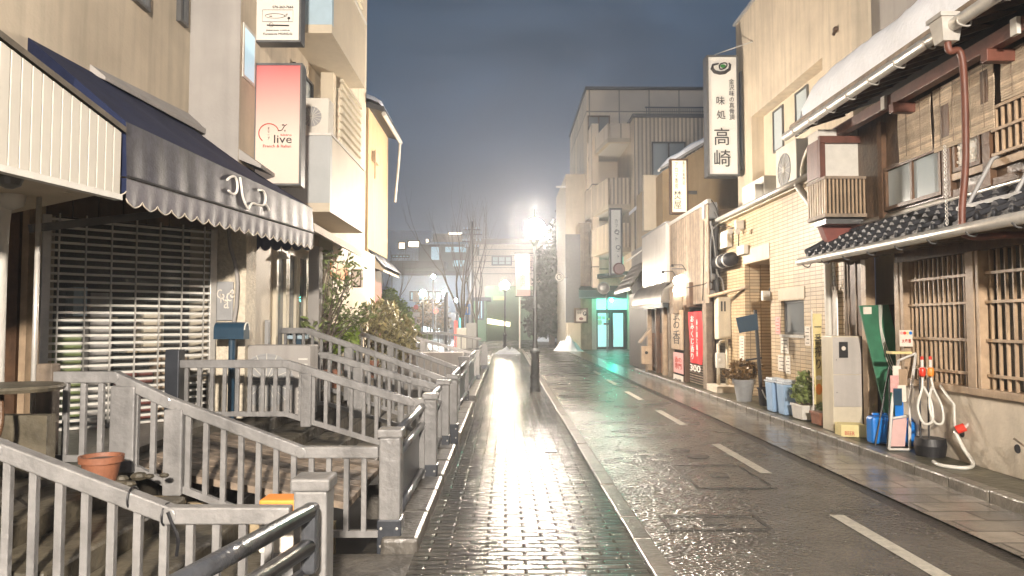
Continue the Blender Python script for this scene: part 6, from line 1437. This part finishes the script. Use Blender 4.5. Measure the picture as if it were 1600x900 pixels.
# banner on the nearest lamp
t = thing('lamp_banner', 'white and pink banner hung from the nearest street lamp', 'banner', (LX-.3, 17, 2.2))
x0, x1, z0, z1 = RY(17, 805, 827, 397, 462); x0 = PY(805,430,17).x
b = B(); n = 12; vs = []
for i in range(n+1):
    for j in range(5): vs.append(V((x0+(x1-x0)*j/4+.02*i/n, 17+.02*math.sin(i*.6+j*.8), z1+(z0-z1)*i/n)))
b.add(vs, [(i*5+j, (i+1)*5+j, (i+1)*5+j+1, i*5+j+1) for i in range(n) for j in range(4)]); b.obj('cloth', 'white_ink', t, smooth=True)
b = B(); b.box(x0+.03,x1+.02,16.955,16.965,z0+.0,z0+.14); b.obj('pink_hem', 'pink_board', t)
text(vert('冬の金沢'), ((x0+x1)/2+.01,16.955,(z0+z1)/2), .12, .55, '-y', 'pink_board', t)
b = B(); b.bar((x0-.02,17,z1+.02),(LX,17,z1+.02), .02, .02); b.bar((x0+.0,17,z0-.02),(LX,17,z0-.02), .02, .02); b.obj('arm', 'lamp_paint', t)
def far_light(px, py, Y, r, m, label, pole=True):
    p = FY(Y, px, py); t = thing('distant_lamp', label, 'street lamp', (p.x, Y, 0), 'distant lamps at the end of the street')
    B().ball(p, r, 12).obj('globe', m, t, smooth=True); B().tube([(p.x,Y,0),(p.x,Y,p.z-r*.9)], .07, 8).obj('post', 'far_dark', t)
for a in ((661,458,60,.26,'far_lamp','large warm distant lamp left of the bare tree'),(695,457,62,.22,'far_lamp_white','white distant lamp on a thick dark pole'),(677,432,66,.16,'far_lamp','highest distant lamp on a thin pole'),(684,470,74,.18,'far_lamp','small warm lamp below the highest distant one'),(713,469,74,.18,'far_lamp_white','small lamp beside the blue arrow sign'),(737,447,68,.14,'far_lamp_white','small cold lamp against the bare tree trunk')): far_light(*a)
# signs at the far junction
t = thing('direction_sign', 'blue square sign with a white left turn arrow', 'road sign', (FY(55,728,500).x, 55, 0))
x0, x1, z0, z1 = RY(55, 721, 735, 475, 492); B().box(x0,x1,55,55.05,z0,z1).obj('plate', 'blue_plastic', t, bevel=.02); b = B(); cx = (x0+x1)/2; b.box(cx+.08,cx+.16,54.97,54.985,z0+.12,z1-.3); b.box(cx-.15,cx+.16,54.97,54.985,z1-.30,z1-.22); b.poly([(cx-.28,54.97,z1-.26),(cx-.12,54.97,z1-.14),(cx-.12,54.97,z1-.38)], (0,.015,0)); b.obj('arrow', 'white_ink', t); B().tube([(cx,55.1,0),(cx,55.1,z1)], .04, 8).obj('post', 'grey_metal', t)
t = thing('road_sign', 'red round sign above a white plate on a pole', 'road sign', (FY(58,650,500).x, 58, 0)); p = FY(58,650,480); B().lathe(p, [(.2,0),(.2,.03),(.001,.03)], 20, 'y').obj('disc', 'red_plastic', t); B().box(p.x-.3,p.x+.3,57.95,57.98,p.z-.75,p.z-.4).obj('plate', 'white_ink', t); B().box(p.x-.25,p.x+.25,57.95,57.98,p.z+.4,p.z+1.2).obj('upper_plate', 'white_ink', t); B().tube([(p.x,58.05,0),(p.x,58.05,p.z+1.3)], .04, 8).obj('post', 'grey_metal', t)
t = thing('road_sign', 'small red sign on the thin pole of the highest distant lamp', 'road sign', (FY(64,681,500).x, 64, 0)); p = FY(64,681,486); B().lathe(p, [(.2,0),(.2,.03),(.001,.03)], 20, 'y').obj('disc', 'red_plastic', t); B().tube([(p.x,64.05,0),(p.x,64.05,p.z+.4)], .04, 8).obj('post', 'grey_metal', t)
p = FY(50, 712, 505); b = B(); b.box(p.x-.09,p.x+.09,50,50.25,0,p.z+.15); tag(b.obj('red_box', 'red_glow', bevel=.02), 'slim glowing red box beside the white crate at the junction', 'vending box')
p = FY(46, 722, 515); b = B(); b.box(p.x-.35,p.x+.25,46,46.5,0,p.z+.1); tag(b.obj('control_cabinet', 'white_trim', bevel=.03), 'white cabinet beyond the canal fence', 'cabinet')
p = FY(47, 737, 512); b = B(); b.box(p.x-.35,p.x+.3,47,47.5,0,p.z+.3); tag(b.obj('control_cabinet', 'grey_metal', bevel=.03), 'grey cabinet at the foot of the bare tree', 'cabinet')
p = FY(44, 697, 500); b = B(); b.tube([(p.x,44,0),(p.x,44,FY(44,697,455).z)], .11, 10); tag(b.obj('dark_pole', 'far_dark'), 'thick dark pole under the white distant lamp', 'pole')
p = FY(56, 839, 531); b = B(); b.tube([(FY(47,812,530).x,47,0),(FY(47,812,530).x,47,FY(47,812,455).z)], .05, 8); tag(b.obj('thin_pole', 'white_trim'), 'thin pale pole behind the lamp banner', 'pole')
# snow heaps
def snow_heap(px0, px1, pyb, h, dep, label, seed):
    a_ = PZ(px0, pyb); c_ = PZ(px1, pyb); cx, cy, w = (a_.x+c_.x)/2, a_.y+dep/2, (c_.x-a_.x)/2; b = B(); n = 28; vs = []
    for i in range(n+1):
        for j in range(n+1):
            u, v = i/n*2-1, j/n*2-1; r = math.hypot(u, v); z = max(0, 1-r*r)**1.3
            q = V((u*3, v*3, seed)); vs.append(V((cx+u*w, cy+v*dep/2, z*h*(1+.8*noise.noise(q)+.35*noise.noise(q*3)+.15*noise.noise(q*7))-.01)))
    b.add(vs, [(i*(n+1)+j, (i+1)*(n+1)+j, (i+1)*(n+1)+j+1, i*(n+1)+j+1) for i in range(n) for j in range(n)])
    tag(b.obj('snow_heap', 'snow', smooth=True), label, 'snow heap', 'heaps of cleared snow')
snow_heap(768, 818, 555, .28, 2.2, 'snow heap on the footpath around the second lamp foot', 2)
snow_heap(866, 914, 549, .65, 2.6, 'bluish snow heap in front of the narrow cream building', 3)
snow_heap(764, 832, 531, 1.3, 4, 'large snow heap before the green shed', 4)
snow_heap(838, 880, 534, .8, 4, 'snow bank under the dark trees right of the lamp', 5)
snow_heap(636, 720, 528, 1.0, 5, 'bright snow bank by the far shop front', 6)
# trees
def bare_tree(x, y, h, label, seed, m='bark', forks=5, r=.16):
    t = thing('bare_tree', label, 'tree', (x, y, 0)); rnd = random.Random(seed)
    B().tube([(x,y,-.05),(x+.03,y,h*.12),(x,y,h*.24)], [r,r*.85,r*.8], 8).obj('trunk', m, t)
    b = B()
    for k in range(forks):
        a_ = 2*math.pi*k/forks+rnd.uniform(-.3,.3); branch(b, V((x,y,h*.22)), V((math.cos(a_)*.42,math.sin(a_)*.42,1)).normalized(), h*.42, r*.55, 3, rnd, .42, 4, (2,3), .5)
    b.obj('limbs', m, t)
bare_tree(FY(50,722,500).x, 50, 8.2, 'tall bare tree with upswept limbs at the junction', 41)
bare_tree(FY(52,744,500).x, 52, 7.6, 'bare tree right of the tallest one', 42, forks=4, r=.12)
bare_tree(FY(38,603,500).x, 38, 4.6, 'small dark crooked tree by the tan house', 43, forks=3, r=.09)
def leafy(name, label, x, y, blobs, n, size, m, seed, trunk=.12):
    t = thing(name, label, 'tree', (x, y, 0)); h = max(c[2] for c, r in blobs)
    B().tube([(x,y,-.05),(x+.05,y,h*.5),(x,y,h*.9)], [trunk,trunk*.7,trunk*.3], 7).obj('trunk', 'bark', t)
    rnd = random.Random(seed); b = B()
    for c, r in blobs: b.tube([(x,y,h*.3), lerp(V((x,y,h*.5)),V(c)+V((x,y,0)),.5), V(c)+V((x,y,0))], [.05,.04,.015], 5)
    b.obj('limbs', 'bark', t); leaf_mesh([(V(c)+V((x,y,0)), r) for c, r in blobs], n, size, .1, seed).obj('crown', m, t)
p = FY(36, 620, 480); leafy('leafy_tree', 'bright green lit tree beside the tan house', p.x, 36, [((0,0,2.2),(.7,.6,.8)),((.35,0,1.6),(.6,.6,.7)),((-.4,0,2.9),(.5,.5,.5))], 1300, .13, 'foliage_bright', 51)
p = FY(56, 862, 480); leafy('dark_conifer', 'tall dark conifer mass behind the nearest lamp post', p.x, 56, [((0,0,6.2),(1.6,1.4,1.6)),((.5,0,4.2),(2.2,1.6,1.7)),((-.8,0,3.2),(1.6,1.5,1.3)),((1.2,0,2.4),(1.4,1.4,1.4)),((-.3,0,1.5),(2.2,1.5,1.2)),((1.0,0,7.6),(1.1,1,1.1))], 6500, .22, 'foliage_dark', 52, .25)
p = FY(66, 893, 300); leafy('dark_conifer', 'dark tree top rising behind the narrow cream building', p.x, 66, [((0,0,12.2),(1.6,1.5,1.6)),((-.5,0,9.6),(2.2,2,2)),((-.5,0,7),(2.2,2,2)),((.6,0,5),(2,2,2)),((0,0,2.5),(2,2,2.2))], 5000, .28, 'foliage_dark', 53, .3)
p = FY(70, 672, 500); leafy('brown_tree', 'brownish leafy tree glowing under the distant lamps', p.x, 70, [((0,0,2.6),(2.0,1,1.6)),((-1.2,0,2.0),(1.2,1,1.3)),((1,0,1.6),(1.2,1,1.1))], 2200, .2, 'foliage_red', 54)
b_ = leaf_mesh([((FY(48,640,510).x,48,.75),(.9,.6,.45)),((FY(48,660,510).x,48,.7),(.9,.6,.4))], 1200, .10, .2, 61); tag(b_.obj('hedge', 'foliage'), 'clipped hedge at the far end of the canal', 'hedge')
b_ = leaf_mesh([((FY(47,645,500).x,49,1.2),(.3,.3,.4))], 300, .10, .2, 62); tag(b_.obj('lit_bush', 'foliage_bright'), 'small yellow lit bush behind the hedge', 'bush')
# round iron sign by the narrow building, bollard
p = FY(43, 874, 433); t = thing('round_sign', 'small round dark sign with a white crest beside the cream building', 'sign', p); B().lathe(p, [(.26,0),(.26,.05),(.001,.05)], 20, 'y').obj('disc', 'steel_dark', t); b = B(); b.tube([p+V((.21*math.cos(u),-.06,.21*math.sin(u))) for u in [k*.35 for k in range(19)]], .015, 5); b.obj('ring', 'white_ink', t); text('旬', (p.x,42.93,p.z), .24, .26, '-y', 'white_ink', t); B().bar(p+V((.26,0,0)), p+V((.55,0.4,0)), .04, .04).obj('arm', 'steel_dark', t)
# ---------------------------------------------------------------- mist in the air, added to give the lamps their halo
b = B(); b.box(-145, 150, -30, 350, -2.1, 32)
HZ = new_mat('mist')[0]; M['mist'] = HZ; t_ = HZ.node_tree; t_.nodes.clear()
vo_ = N(t_, 'ShaderNodeVolumePrincipled'); vo_.inputs['Density'].default_value = .0037; vo_.inputs['Color'].default_value = (.9, .92, .97, 1); vo_.inputs['Anisotropy'].default_value = .65
mo_ = N(t_, 'ShaderNodeOutputMaterial'); L(t_, vo_.outputs[0], mo_.inputs['Volume'])
b.obj('haze', 'mist', kind='stuff')
